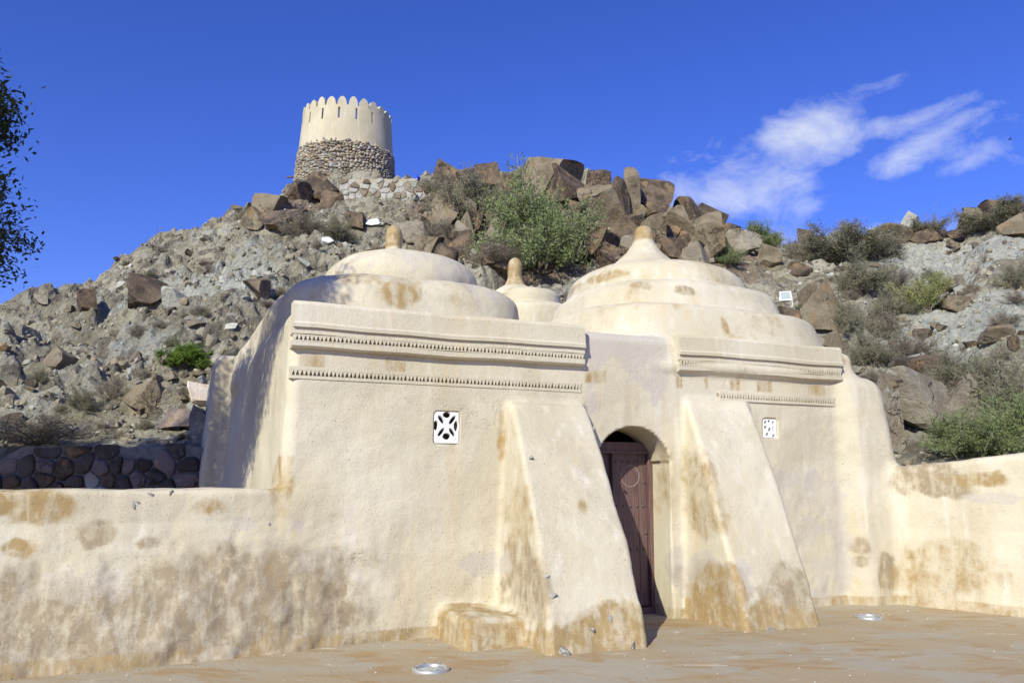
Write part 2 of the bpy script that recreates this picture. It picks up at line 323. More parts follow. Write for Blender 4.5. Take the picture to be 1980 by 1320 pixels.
def leaf_mat(name, a, b, tr=.25):
    s = NT(name, .6); P = s.pos(); c = s.mix(s.rng(s.noise(P, 3.1, 3), .35, .65), a, b); s.color(c)
    t = s.n('ShaderNodeBsdfTranslucent'); s.put(t.inputs['Color'], c); mixs = s.n('ShaderNodeMixShader'); mixs.inputs[0].default_value = tr
    s.L(s.b.outputs[0], mixs.inputs[1]); s.L(t.outputs[0], mixs.inputs[2]); s.L(mixs.outputs[0], s.out.inputs[0]); return s.m
M['leaf_tree'] = leaf_mat('leaf_tree', (.035, .055, .022), (.06, .085, .03))
M['leaf_olive'] = leaf_mat('leaf_olive', (.21, .205, .13), (.30, .285, .185), .35)
M['leaf_green'] = leaf_mat('leaf_green', (.20, .26, .10), (.29, .335, .15), .35)
M['leaf_dry'] = leaf_mat('leaf_dry', (.25, .22, .155), (.35, .31, .23), .35)
M['leaf_bright'] = leaf_mat('leaf_bright', (.10, .18, .02), (.19, .28, .04), .3)
M['leaf_yellow'] = leaf_mat('leaf_yellow', (.24, .26, .09), (.32, .32, .14))
M['straw'] = leaf_mat('straw', (.42, .33, .14), (.5, .4, .2))

# ---------------------------------------------------------------- the plaster building as one distance field, split into its parts
def smin(a, b, k): h = np.clip(.5 + .5 * (b - a) / k, 0, 1); return b + (a - b) * h - k * h * (1 - h)
def rbox(ds, r):
    q = [np.maximum(d + r, 0) for d in ds]; m = ds[0]
    for d in ds[1:]: m = np.maximum(m, d)
    return np.sqrt(sum(x * x for x in q)) - r + np.minimum(m + r, 0)
def poly2d(px, py, poly):
    d = np.full(px.shape, 1e9, np.float32); s = np.ones(px.shape, np.float32); n = len(poly)
    for i in range(n):
        (ax, ay), (bx, by) = poly[i], poly[i - 1]; ex, ey = bx - ax, by - ay; wx, wy = px - ax, py - ay
        t = np.clip((wx * ex + wy * ey) / (ex * ex + ey * ey), 0, 1); d = np.minimum(d, (wx - ex * t) ** 2 + (wy - ey * t) ** 2)
        c1 = py >= ay; c2 = py < by; c3 = ex * wy > ey * wx
        s = np.where((c1 & c2 & c3) | (~c1 & ~c2 & ~c3), -s, s)
    return s * np.sqrt(d)
def tier(u, v, w, uc, vc, Rr, z0, z1, rr, n=2.0, slope=0.0):
    a = np.abs(u - uc) / Rr; b = np.abs(v - vc) / Rr
    r = Rr * (a ** n + b ** n + 1e-9) ** (1 / n)
    dr = (r - Rr - slope * np.clip(z1 - w, 0, 1.2)) * .9; dz = np.maximum(z0 - w, w - z1); return rbox([dr, dz], rr)
def cone(u, v, w, uc, vc, prof):
    r = np.hypot(u - uc, v - vc); z = [p[1] for p in prof]; rad = np.interp(w, z, [p[0] for p in prof])
    return np.maximum((r - rad) * .8, np.maximum(z[0] - w, w - z[-1]))
BUTL = [(.3, -.4), (-1.39, -.4), (-1.375, 0), (-1.28, .38), (-1.14, .68), (-.99, 1.03), (-.70, 1.54), (-.42, 2.02), (-.20, 2.37), (-.10, 2.50), (.0, 2.54), (.3, 2.52)]
BUTR = [(.3, -.4), (-1.16, -.4), (-1.14, 0), (-1.07, .2), (-.99, .46), (-.85, .78), (-.63, 1.32), (-.42, 1.86), (-.25, 2.25), (-.10, 2.55), (.0, 2.68), (.3, 2.72)]
NAMES = ['wall', 'buttress', 'buttress', 'bench', 'low_wall', 'low_wall', 'dome', 'dome', 'dome', 'dome', 'pier', 'finial', 'finial', 'finial', 'finial']
DOMES = {   # tiers: uc, vc, radius, bottom, top, rounding, squareness
    6: [(1.65, 2.02, 1.53, 3.0, 4.10, .28, 3.2), (1.74, 2.02, 1.02, 3.9, 4.62, .36, 2.1)],
    7: [(6.0, 2.2, 1.99, 3.0, 4.02, .14, 3.8), (6.0, 2.05, 1.54, 3.8, 4.46, .17, 2.8), (5.88, 2.0, 1.24, 4.3, 4.85, .24, 2.3)],
    8: [(5.35, 5.5, .95, 3.2, 4.95, .12, 2.2), (5.2, 5.45, .66, 4.8, 5.27, .14, 2.0)],
    9: [(1.55, 5.5, 1.62, 3.0, 3.92, .25, 3.0), (1.65, 5.5, 1.05, 3.8, 4.25, .3, 2.2)]}
FIN = {11: (1.62, 2.0, [(.42, 4.55), (.24, 4.68), (.135, 4.76), (.125, 5.02), (.10, 5.10), (.03, 5.15)]),
       12: (5.72, 2.0, [(1.05, 4.70), (.74, 4.85), (.50, 5.00), (.29, 5.20), (.165, 5.38), (.145, 5.56), (.12, 5.64), (.04, 5.68)]),
       13: (4.98, 5.45, [(.50, 5.15), (.40, 5.28), (.22, 5.40), (.15, 5.55), (.14, 5.82), (.10, 5.92), (.03, 5.96)]),
       14: (1.65, 5.5, [(.4, 4.1), (.2, 4.3), (.12, 4.4), (.11, 4.62), (.03, 4.7)])}
def raw_parts(u, v, w):
    D = {}
    ul = .02 * w - .30 * np.clip(v / 7, 0, 1) * (1.15 - w / 4) - .05
    top = 3.47 + 0 * u
    D[0] = rbox([ul - u, u - 7.95, -.0 - v, v - 7.2, w - top, -1 - w], .14)
    D[0] = smin(D[0], rbox([-.62 + .06 * w - u, u - 1.0, 5.9 - v, v - 7.6, w - 3.72 - .06 * (7 - v), -1 - w], .12), .15)
    D[10] = rbox([7.56 - u, u - (8.38 + .11 * (3.2 - w)), -.13 - .05 * (3 - w) - v, v - 1.6, w - (3.17 - .10 * (u - 7.6)), -1 - w], .24)
    D[1] = rbox([poly2d(v, w, BUTL), 2.34 + .06 * w - u, u - (3.44 + .02 * w)], .06)
    D[2] = rbox([poly2d(v, w, BUTR), 4.86 + .03 * w - u, u - (5.95 + .0 * w)], .06)
    D[3] = rbox([1.70 - u, u - 2.4, -.82 + .12 * w - v, v - .3, w - .30 + .05 * np.abs(u - 1.9), -1 - w], .07)
    fl = .30 * np.clip(1 - w / 1.25, 0, 1.3) * sstep(1.7, -1.6, u) - .10 * sstep(-.7, 1.3, u)
    D[4] = rbox([-5.5 - u, u - 1.9, -.03 - fl - v, v - .42, w - 1.555 + .6 * sstep(0, 1.5, u), -1 - w], .06)
    ax, ay = 8.22, -.12; dx, dy = .335, -.942; s_ = (u - ax) * dx + (v - ay) * dy; t_ = (u - ax) * (-dy) + (v - ay) * dx
    D[5] = rbox([-.6 - s_, s_ - 4.2, -.10 * np.clip(1 - w / 1.0, 0, 1) - t_, t_ - .5, w - (1.82 + .10 * np.clip(s_, 0, 4)), -1 - w], .10)
    for k, ts in DOMES.items():
        d = None
        for (uc, vc, Rr, z0, z1, rr, n) in ts:
            q = tier(u, v, w, uc, vc, Rr, z0, z1, rr, n, .34 if k == 7 else .12); d = q if d is None else smin(d, q, .03)
        if k == 6: d = smin(d, rbox([.02 - u, u - 3.0, 1.9 - v, v - 5.6, w - 4.05, -1 - w], .26), .06)
        D[k] = d
    for k, (uc, vc, pr) in FIN.items(): D[k] = cone(u, v, w, uc, vc, pr)
    return D
def sdf(u, v, w):
    D = raw_parts(u, v, w); d = D[0]
    for k, kk in ((10, .16), (4, .10), (5, .16), (1, .07), (2, .07), (3, .10), (6, .06), (7, .06), (8, .06), (9, .06), (11, .05), (12, .05), (13, .05), (14, .05)): d = smin(d, D[k], kk)
    P = np.stack([u, v, w], 1)
    flat = sstep(2.5, 2.7, w) * sstep(.6, .2, v) * sstep(7.75, 7.55, u)
    rough = sstep(1.45, .9, w) * sstep(1.6, .2, u) + .45 * sstep(.6, .1, w)
    n1 = pnoise(P * 1.3); n2 = pnoise(P * 3.6 + 9); n3 = pnoise(P * 9.5 + 31)
    d = d + (n1 * .022 + n2 * .010 + n3 * .0035) * (1 - .88 * flat) + rough * (n1 * .02 + n2 * .022 + n3 * .006)
    # door opening with an arched head, and the dark room behind
    a = (u - 4.19) / .515; arch_top = 1.86 + .43 * np.sqrt(np.clip(1 - a * a, 0, 1))
    od = rbox([(np.abs(u - 4.19 - .06 * v) - (.515 - .03 * (1 - w / 2))), -1.2 - v, v - .8, -.5 - w], .03)
    door = np.maximum(od, (w - arch_top) * .75)
    room = rbox([3.0 - u, u - 5.4, .62 - v, v - 2.6, w - 2.7, -.5 - w], .05)
    keep = np.minimum(D[1], D[2])                              # the opening does not bite into the buttresses
    d = np.maximum(d, -np.maximum(np.minimum(door, room), -np.maximum(keep, -10) * 1.0 + .02))
    for (u0, u1, w0, w1) in ((1.61, 1.91, 2.04, 2.40), (6.22, 6.46, 2.20, 2.46)):
        d = np.maximum(d, -rbox([u0 - u, u - u1, -.6 - v, v - .28, w0 - w, w - w1], .035))
    for (u0, u1) in ((.04, 3.44), (5.5, 7.5)): d = np.maximum(d, -rbox([u0 - u, u - u1, -.4 - v, v - .09, 2.725 - w, w - 2.765], .01))
    return d
VOX = .034
def surface_nets(lo, hi, vox, fn, sparse=True):
    n = np.ceil((np.array(hi) - lo) / vox).astype(int) + 1; B = 16; nb = (n + B - 1) // B; n = nb * B
    Dg = np.full(n, 1.0, np.float32); g = [(lo[i] + vox * np.arange(n[i])).astype(np.float32) for i in range(3)]
    bc = np.stack(np.meshgrid(*[np.arange(k) for k in nb], indexing='ij'), -1).reshape(-1, 3)
    cen = np.array(lo) + (bc * B + (B - 1) / 2) * vox
    dc = fn(*[cen[:, i].astype(np.float32) for i in range(3)]); act = np.abs(dc) < B * vox * .95 + .12
    for q, dv, on in zip(bc, dc, act):
        if not on: Dg[q[0]*B:q[0]*B+B, q[1]*B:q[1]*B+B, q[2]*B:q[2]*B+B] = np.sign(dv)
    ab = bc[act]; CH = 160
    for i in range(0, len(ab), CH):
        blk = ab[i:i + CH]; off = np.stack(np.meshgrid(*[np.arange(B)] * 3, indexing='ij'), -1).reshape(-1, 3)
        idx = (blk[:, None, :] * B + off[None]).reshape(-1, 3)
        vals = fn(g[0][idx[:, 0]], g[1][idx[:, 1]], g[2][idx[:, 2]]); Dg[idx[:, 0], idx[:, 1], idx[:, 2]] = vals
    S = Dg < 0
    cnt = np.zeros(tuple(n - 1), np.int8)
    for a in (0, 1):
        for b in (0, 1):
            for c in (0, 1): cnt += S[a:n[0]-1+a, b:n[1]-1+b, c:n[2]-1+c]
    cells = np.argwhere((cnt > 0) & (cnt < 8)); vid = np.full(tuple(n - 1), -1, np.int32); vid[tuple(cells.T)] = np.arange(len(cells))
    cr = [(a, b, c) for a in (0, 1) for b in (0, 1) for c in (0, 1)]
    cv = np.stack([Dg[cells[:, 0]+a, cells[:, 1]+b, cells[:, 2]+c] for a, b, c in cr], 1)
    acc = np.zeros((len(cells), 3)); num = np.zeros(len(cells))
    for i, p in enumerate(cr):
        for j, q in enumerate(cr):
            if j <= i or sum(abs(p[k] - q[k]) for k in range(3)) != 1: continue
            m = (cv[:, i] < 0) != (cv[:, j] < 0); t = np.where(m, cv[:, i] / np.where(m, cv[:, i] - cv[:, j], 1), 0)
            pt = np.array(p)[None] + t[:, None] * (np.array(q) - np.array(p))[None]; acc += pt * m[:, None]; num += m
    verts = np.array(lo) + (cells + acc / num[:, None]) * vox
    quads = []
    for ax in range(3):
        o1, o2 = [k for k in range(3) if k != ax]
        sl0 = [slice(1, n[k] - 1) for k in range(3)]; sl1 = list(sl0); sl0[ax] = slice(0, n[ax] - 1); sl1[ax] = slice(1, n[ax])
        A_, B_ = S[tuple(sl0)], S[tuple(sl1)]; e = np.argwhere(A_ != B_); off = np.array([1, 1, 1]); off[ax] = 0; sgn = A_[tuple(e.T)]; e = e + off
        q = []
        for (i, j) in ((0, 0), (-1, 0), (-1, -1), (0, -1)):
            c = e.copy(); c[:, o1] += i; c[:, o2] += j; ok = np.all((c >= 0) & (c < n - 1), 1); c = np.clip(c, 0, n - 2); q.append(np.where(ok, vid[tuple(c.T)], -1))
        q = np.stack(q, 1); flip = sgn if ax != 1 else ~sgn
        q[~flip] = q[~flip][:, ::-1]; quads.append(q[(q >= 0).all(1)])
    return verts, np.concatenate(quads)
LO, HI = np.array([-5.6, -4.3, -.25]), np.array([10.2, 7.5, 6.1])
VS, QS = surface_nets(LO, HI, VOX, sdf)
uu, vv, ww = [VS[:, i].astype(np.float32) for i in range(3)]
e_ = .01
NRM = np.stack([sdf(uu + e_, vv, ww) - sdf(uu - e_, vv, ww), sdf(uu, vv + e_, ww) - sdf(uu, vv - e_, ww), sdf(uu, vv, ww + e_) - sdf(uu, vv, ww - e_)], 1)
NRM /= np.linalg.norm(NRM, axis=1)[:, None] + 1e-9
RP = raw_parts(uu, vv, ww); keys = list(RP); PID = np.array(keys)[np.argmin(np.stack([RP[k] for k in keys], 1), 1)]
PW = O[None] + uu[:, None] * U + vv[:, None] * V + np.array([0, 0, 1.0]) * ww[:, None]
NW = NRM[:, :1] * U + NRM[:, 1:2] * V + NRM[:, 2:3] * np.array([0, 0, 1.0])
# stains (real marks on the plaster): ochre, damp brown, grey repair, lime white
ST = np.zeros((len(VS), 4), np.float32); Pn = np.stack([uu, vv, ww], 1); nA = fbm(Pn, 1.4, 4, .6); nB = fbm(Pn + 40, 2.6, 4, .6); nC = fbm(Pn + 80, .9, 3)
lw = sstep(1.55, .2, uu) * (vv < .6)
ST[:, 1] = np.maximum(ST[:, 1], lw * sstep(1.25, .75, ww + .35 * nC + .15 * nA) * np.clip(.95 + .6 * nA + .25 * nB, 0, 1.15))
ST[:, 2] = np.maximum(ST[:, 2], lw * sstep(1.32, 1.1, ww + .35 * nC) * np.clip(.1 + .7 * nB, 0, .45))
ST[:, 1] = np.maximum(ST[:, 1], lw * sstep(.46, .25, ww + .14 * nC + .06 * nB) * 1.5)
ST[:, 0] = np.maximum(ST[:, 0], np.isin(PID, [1, 2, 3]) * sstep(.42, .22, ww + .25 * nA) * 1.1)
ST[:, 0] = np.maximum(ST[:, 0], (PID == 3) * sstep(.27, .2, ww) * 1.5)
ST[:, 1] = np.maximum(ST[:, 1], (PID == 2) * sstep(.55, .2, ww + .3 * nB + .25 * (5.6 - uu)) * .9)
ST[:, 0] = np.maximum(ST[:, 0], (ww < .12) * .6)
ST[:, 0] = np.maximum(ST[:, 0], np.isin(PID, [11, 12, 13, 14]) * sstep(0, .15, ww - np.select([PID == 11, PID == 12, PID == 13], [4.74, 5.34, 5.3], 4.3)) * 1.15)
dome_ = np.isin(PID, [6, 7, 8, 9]); ST[:, 0] = np.maximum(ST[:, 0], dome_ * np.clip(nA * .9, 0, .36)); ST[:, 2] = np.maximum(ST[:, 2], (PID == 6) * np.clip(.3 + .6 * nB, 0, .7))
ST[:, 0] = np.maximum(ST[:, 0], (np.abs(uu) < .12) * (ww < 1.9) * (vv < .3) * np.clip(.3 + nA, 0, .8))
pan = (PID == 0) * (vv < .25) * sstep(3.5, 3.62, uu) * sstep(4.80, 4.66, uu); ST[:, 2] = np.maximum(ST[:, 2], pan * sstep(2.55, 3.1, ww + .5 * nA + .3 * nB) * .9)
ST[:, 0] = np.maximum(ST[:, 0], (vv < .2) * (PID == 0) * sstep(2.78, 2.83, ww) * sstep(3.0, 2.94, ww) * (pnoise(np.stack([uu * 2.3, 0 * uu, 0 * uu + 3], 1)) > .12) * .62)
ST[:, 2] = np.maximum(ST[:, 2], (vv < .3) * sstep(6.0, 6.3, uu) * sstep(8.0, 7.4, uu) * sstep(2.15, 1.75, ww + .25 * (uu - 6.5) + .35 * nA) * np.clip(.62 + .5 * nB, 0, .9))
spots = [(70, 975, 66, 26, 0), (15, 968, 40, 30, 0), (405, 980, 32, 22, 0), (30, 1058, 24, 16, 0), (178, 1035, 32, 22, 1), (288, 1050, 22, 14, 1), (440, 1075, 14, 10, 1), (470, 1012, 18, 14, 2), (578, 1016, 14, 12, 2),
         (545, 940, 22, 60, 0), (972, 850, 8, 60, 0), (1025, 990, 10, 70, 0), (1020, 1120, 24, 90, 1), (930, 1090, 40, 30, 2), (1130, 975, 12, 16, 0), (1185, 1200, 70, 34, 0), (1370, 910, 16, 70, 0), (1395, 1000, 18, 60, 0),
         (1380, 1130, 36, 45, 1), (1355, 1110, 50, 50, 2), (1420, 1140, 16, 60, 0), (1285, 930, 12, 90, 0), (1500, 1200, 70, 34, 0), (1540, 1150, 40, 50, 1), (1660, 1055, 16, 18, 1), (1665, 1085, 14, 12, 1), (1720, 1110, 20, 34, 1),
         (1715, 1075, 8, 8, 1), (1800, 915, 38, 26, 1), (1812, 945, 24, 18, 1), (1760, 905, 16, 10, 1), (1925, 963, 14, 10, 2), (1900, 925, 20, 14, 0), (1850, 1090, 40, 40, 0), (1800, 1130, 60, 40, 0), (780, 560, 46, 30, 0),
         (690, 530, 45, 22, 0), (770, 575, 25, 25, 0), (1180, 470 + 60, 30, 14, 0), (1330, 560, 26, 12, 1), (1240, 548, 22, 12, 1), (1395, 665, 24, 14, 2), (1620, 695, 26, 14, 1), (1100, 560, 30, 12, 0), (1405, 625, 8, 24, 0)]
for (px, py, rx, ry, k) in spots:
    amp = .58 if (px, py) in ((1850, 1090), (1800, 1130), (1370, 910), (1395, 1000), (1285, 930), (1025, 990), (1100, 560), (690, 530), (545, 940)) else .92
    r = ray(px, py); dd = PW - CAM; tt = dd @ r; yy = dd[:, 1] * math.cos(PITCH) + dd[:, 2] * math.sin(PITCH)
    # nearest point of the plaster along this direction, then a blotch of real size round it
    perp = np.linalg.norm(dd - tt[:, None] * r, axis=1); near = (perp < .06) & (tt > 0)
    if not near.any(): continue
    t0 = tt[near].min(); c = CAM + r * t0; sx, sy = rx / F_PX * t0 * 1.15, ry / F_PX * t0 * 1.05
    q = PW - c; hd = np.abs(q @ U) / sx; dz = np.abs(q[:, 2]) / sy; d2 = np.sqrt(hd ** 2 + dz ** 2 + (np.abs(q @ V) / .8) ** 2) + .45 * nB
    ST[:, k] = np.maximum(ST[:, k], sstep(1.25, .45, d2) * amp)
for (px, py, rx, ry) in [(1060, 1165, 20, 30), (720, 1120, 40, 20), (440, 1260, 40, 12), (630, 1080, 50, 25), (1290, 1130, 16, 40), (150, 1130, 60, 30)]:
    c = on_plane(px, py, -.2); q = PW - c; d2 = np.sqrt((q @ U / (rx / 165)) ** 2 + (q[:, 2] / (ry / 165)) ** 2 + (q @ V / .9) ** 2) + .5 * nB; ST[:, 3] = np.maximum(ST[:, 3], sstep(1.2, .6, d2) * .8)

mosque = tag(empty('mosque', W(4.0, 3.5, 0)), 'old cream plastered mosque with stepped domes, buttresses and a small arched doorway', 'mosque')
low_left = tag(empty('low_wall', W(-2.8, .2, 0)), 'low cream plaster wall with brown damp stains, beside the shaded stone wall', 'wall')
low_right = tag(empty('low_wall', W(8.9, -2.0, 0)), 'cream plaster courtyard wall joined to the rounded corner pier, brown patch near its top', 'wall')
fp = np.sort(PID[QS], axis=1); FPID = fp[:, 1]
owner = {4: low_left, 5: low_right}; pname = {0: 'wall', 1: 'buttress', 2: 'buttress', 3: 'bench', 4: 'plaster_wall', 5: 'plaster_wall', 6: 'dome', 7: 'dome', 8: 'dome', 9: 'dome', 10: 'corner_pier', 11: 'finial', 12: 'finial', 13: 'finial', 14: 'finial'}
dome_obj = {}
for k in (0, 10, 1, 2, 3, 4, 5, 6, 7, 8, 9, 11, 12, 13, 14):
    fs = QS[FPID == k]
    if not len(fs): continue
    ids, inv = np.unique(fs, return_inverse=True); par = owner.get(k, mosque)
    if k >= 11: par = dome_obj[{11: 6, 12: 7, 13: 8, 14: 9}[k]]
    o = mesh_np(pname[k], PW[ids], inv.reshape(-1, 4), M['plaster'], par, True, attrs={'stain': np.column_stack([ST[ids, :3], np.ones(len(ids))]), 'lime': np.column_stack([ST[ids, 3]] * 3 + [np.ones(len(ids))])})
    if k >= 11: o.matrix_parent_inverse = (Matrix.Translation(mosque.location)).inverted() @ Matrix.Identity(4) if False else Matrix.Identity(4)
    o.data.normals_split_custom_set_from_vertices([tuple(x) for x in NW[ids]])
    if 6 <= k <= 9: dome_obj[k] = o

# cornices with their tooth friezes (hard edged pieces)
def uvw(u, v, w): return W(u, v, w)
def frieze(parent, u0, u1, w0, w1, vf, depth, pitch, name='tooth_frieze', margin=.03):
    """a bar whose face has a row of upright triangular notches"""
    m = MB(); n = int(round((u1 - u0) / pitch)); wob = lambda u: .004 * math.sin(u * 5.1) + .003 * math.sin(u * 13)
    vb = vf + depth
    m.box((u0, vb, w0 - margin), (u1, vb + .03, w1 + margin), uvw)                      # back of the notches
    m.box((u0, vf, w0 - margin), (u1, vb, w0), uvw); m.box((u0, vf, w1), (u1, vb, w1 + margin), uvw)
    p = (u1 - u0) / n
    for i in range(n):
        c = u0 + (i + .5) * p + random.uniform(-.1, .1) * p; hw = p * random.uniform(.46, .52); tip = w0 + random.uniform(-.002, .006)
        m.prism([(c - hw, w1), (c + hw, w1), (c + p * .06, tip), (c - p * .06, tip)], vf + .002, vb, lambda a, b, d: uvw(a, d, b))
    return m.build(name, M['plaster'], parent)
def cornice(u0, u1, w0, w1, teeth):
    m = MB(); seg = 14; us = np.linspace(u0, u1, seg + 1)
    prof = [(.1, w0), (-.060, w0), (-.085, w0 + .018), (-.085, w0 + .065)]
    def strip(pr, nm):
        mm = MB(); k = len(pr); base = []
        for i, u in enumerate(us):
            dz = .006 * math.sin(u * 2.3 + 1) + .004 * math.sin(u * 6.1); dv = .004 * math.sin(u * 3.7)
            mm.v += [tuple(uvw(u, v + dv, w + dz)) for v, w in pr]
        for i in range(seg):
            for j in range(k - 1): mm.f.append([i * k + j, (i + 1) * k + j, (i + 1) * k + j + 1, i * k + j + 1])
        mm.f.append(list(range(k))); mm.f.append([seg * k + j for j in range(k)][::-1]); return mm
    lower = strip([(.1, w0), (-.055, w0), (-.082, w0 + .02), (-.085, w0 + .075), (.1, w0 + .075)], 'c').build('cornice', M['plaster'], mosque)
    frieze(mosque, u0 + .01, u1 - .01, w0 + .085, w0 + .135, -.085, .05, teeth, margin=.010)
    strip([(.1, w0 + .146), (-.085, w0 + .146), (-.085, w0 + .205), (-.083, w0 + .21), (.1, w0 + .21)], 'b').build('cornice', M['plaster'], mosque)
    strip([(.1, w0 + .209), (-.115, w0 + .212), (-.12, w0 + .25), (-.105, w0 + .27), (-.100, w1 - .04), (-.08, w1), (.1, w1 + .004)], 'p').build('parapet', M['plaster'], mosque)
cornice(.02, 3.475, 3.0, 3.495, .0432); cornice(4.84, 7.60, 3.02, 3.50, .0432)
frieze(mosque, .02, 3.46, 2.722, 2.780, -.009, .05, .0432, margin=.034); frieze(mosque, 5.5, 7.50, 2.705, 2.76, -.022, .06, .0432, margin=.034)

# pierced lime window grilles
def grille(uc, wc, hu, hw, holes, label):
    def g(a, b, c):
        d = rbox([np.abs(a) - hu, np.abs(c) - hw, np.abs(b) - .03], .012); x, y = a / hu, c / hw
        for (cx, cy, rx, ry, rot) in holes:
            ca, sa = math.cos(rot), math.sin(rot); p = (x - cx) * ca + (y - cy) * sa; q = -(x - cx) * sa + (y - cy) * ca
            e = (np.sqrt((p / rx) ** 2 + (q / ry) ** 2) - 1) * min(rx, ry) * hu; d = np.maximum(d, -e)
        return d
    v_, q_ = surface_nets(np.array([-hu - .02, -.05, -hw - .02]), np.array([hu + .02, .05, hw + .02]), .0065, g)
    P = O[None] + (uc + v_[:, :1]) * U + (.045 + v_[:, 1:2]) * V + (wc + v_[:, 2:3]) * np.array([0, 0, 1.0])
    o = mesh_np('window_grille', P, q_, M['grille'], mosque, True); return o
d_ = .47
grille(1.76, 2.22, .148, .178, [(-d_ + .05, d_ + .02, .34, .14, math.pi * .75), (d_, d_ + .02, .36, .14, math.pi / 4), (-d_ + .05, -d_ + .18, .34, .13, math.pi / 4), (d_, -d_ + .18, .34, .13, math.pi * .75),
       (.02, .80, .32, .18, 0), (.02, -.54, .32, .20, 0), (-.84, .12, .18, .30, 0), (.76, .12, .18, .32, 0)], 'a')
grille(6.34, 2.33, .115, .13, [(-.58, .62, .21, .18, .4), (-.05, .74, .19, .15, 0), (.55, .58, .15, .21, .3), (-.62, .1, .22, .18, 0), (-.02, -.12, .22, .2, .6), (.52, -.1, .12, .34, 0), (-.4, -.62, .21, .18, 0), (.52, -.75, .2, .16, 0)], 'b')
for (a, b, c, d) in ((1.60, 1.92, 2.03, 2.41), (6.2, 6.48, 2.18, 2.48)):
    m = MB(); m.box((a, .22, c), (b, .26, d), uvw); m.build('window_back', M['dark_inside'], mosque)  # dark sheet painted to read as the shaded interior

# door
dv = .47
def dbox(name, parent, a, b, mat='wood', bev=.006): m = MB(); m.box(a, b, uvw); return m.build(name, M[mat], parent, bevel=bev)
frame = dbox('door_frame', mosque, (3.62, dv - .04, 2.00), (4.80, dv + .10, 2.13))
dbox('door_post', mosque, (4.665, dv - .045, -.02), (4.78, dv + .10, 1.998)); dbox('door_post', mosque, (3.62, dv - .045, -.02), (3.74, dv + .10, 1.998))
dbox('lintel_trim', frame, (3.70, dv - .055, 1.985), (4.70, dv - .042, 2.02))
dbox('threshold', mosque, (3.62, dv - .06, -.05), (4.80, dv + .2, .075), 'wood', .01)
leafL = dbox('door_leaf', mosque, (3.745, dv + .045, .08), (4.135, dv + .085, 1.995))
leafR = dbox('door_leaf', mosque, (4.165, dv + .02, .08), (4.538, dv + .062, 1.995)); dbox('door_plank', leafR, (4.543, dv + .02, .08), (4.66, dv + .062, 1.995))
dbox('door_moulding', mosque, (4.138, dv - .02, .08), (4.163, dv + .07, 1.995)); dbox('door_rail', leafR, (4.166, dv + .006, .09), (4.658, dv + .0195, .17))
sm = MB(); sm.lathe([(.017, 0), (.016, .006), (.011, .013), (.004, .016)], (0, 0, 0), 10)
smesh = None
rotm = Matrix(((U[0], -V[0], 0), (U[1], -V[1], 0), (0, 0, 1))).to_4x4()
def stud(u, w, v, leaf):
    global smesh
    if smesh is None: o = sm.build('door_stud', M['iron'], mosque, True); smesh = o.data; COL.objects.unlink(o); bpy.data.objects.remove(o)
    o = bpy.data.objects.new('door_stud', smesh); COL.objects.link(o); o.parent = leaf
    p = W(u, v, w)
    o.matrix_local = Matrix.Translation(Vector(p)) @ Matrix(((U[0], 0, -V[0]), (U[1], 0, -V[1]), (0, 1, 0))).to_4x4()
for w in (1.88, 1.32, .78, .25):
    for u in (4.215, 4.315, 4.415, 4.515, 4.605): stud(u, w, dv + .02, leafR)
    for u in (3.83, 3.94, 4.05): stud(u, w, dv + .045, leafL)
for w in (1.62, .98): stud(4.63, w, dv + .02, leafR)
m = MB()      # carved medallion: a ring and short ticks
fc = lambda r, t, d: W(4.425 + r * math.cos(t), dv + .0195 - d, 1.70 + r * math.sin(t))
for k in range(48):
    a, b = 2 * math.pi * k / 48, 2 * math.pi * (k + 1) / 48
    m.add([fc(.128, a, 0), fc(.128, b, 0), fc(.136, b, .004), fc(.136, a, .004), fc(.142, a, 0), fc(.142, b, 0)], [(0, 1, 2, 3), (3, 2, 5, 4)])
for k in range(24):
    a = 2 * math.pi * (k + .5) / 24; m.add([fc(.095, a + .10, 0), fc(.120, a + .03, 0), fc(.120, a - .03, 0.003), fc(.095, a + .05, .003)], [(0, 1, 2, 3)])
m.build('carved_medallion', M['carve'], leafR)
m = MB(); m.tube([W(4.19, dv + .02, 1.06), W(4.19, dv - .03, 1.055), W(4.23, dv - .032, 1.05), W(4.25, dv - .03, 1.03)], .007, 6); m.build('door_handle', M['iron'], leafR, True)

# small stones showing through the plaster
def rock_mesh(name, seed, sub=2, clamps=9, flat=.75, mat=None):
    import bmesh
    r_ = np.random.default_rng(seed); bm = bmesh.new(); bmesh.ops.create_icosphere(bm, subdivisions=sub, radius=1.0)
    vs = np.array([v.co for v in bm.verts]); sc = np.array([1.0, r_.uniform(.65, .95), r_.uniform(.55, .85)])
    ax6 = [np.array(a, float) for a in ((1, 0, 0), (-1, 0, 0), (0, 1, 0), (0, -1, 0), (0, 0, 1), (0, 0, -1))] if clamps else []
    for k in range(len(ax6) + (clamps + 3) // 6):
        n = ax6[k] + r_.normal(0, .33, 3) if k < len(ax6) else r_.normal(size=3); n /= np.linalg.norm(n); h = r_.uniform(.34, .6) if k < 6 else r_.uniform(.42, .6); d = vs @ n - h; vs = vs - np.where(d > 0, d, 0)[:, None] * n
    vs = vs * sc + .025 * np.stack([pnoise(vs * 2.2 + seed + 10 * k) for k in range(3)], 1)
    vs -= (vs.max(0) + vs.min(0)) / 2; vs /= np.abs(vs).max(0)
    for v, q in zip(bm.verts, vs): v.co = q
    me = bpy.data.meshes.new(name); bm.to_mesh(me); bm.free()
    if mat: me.materials.append(M[mat])
    return me
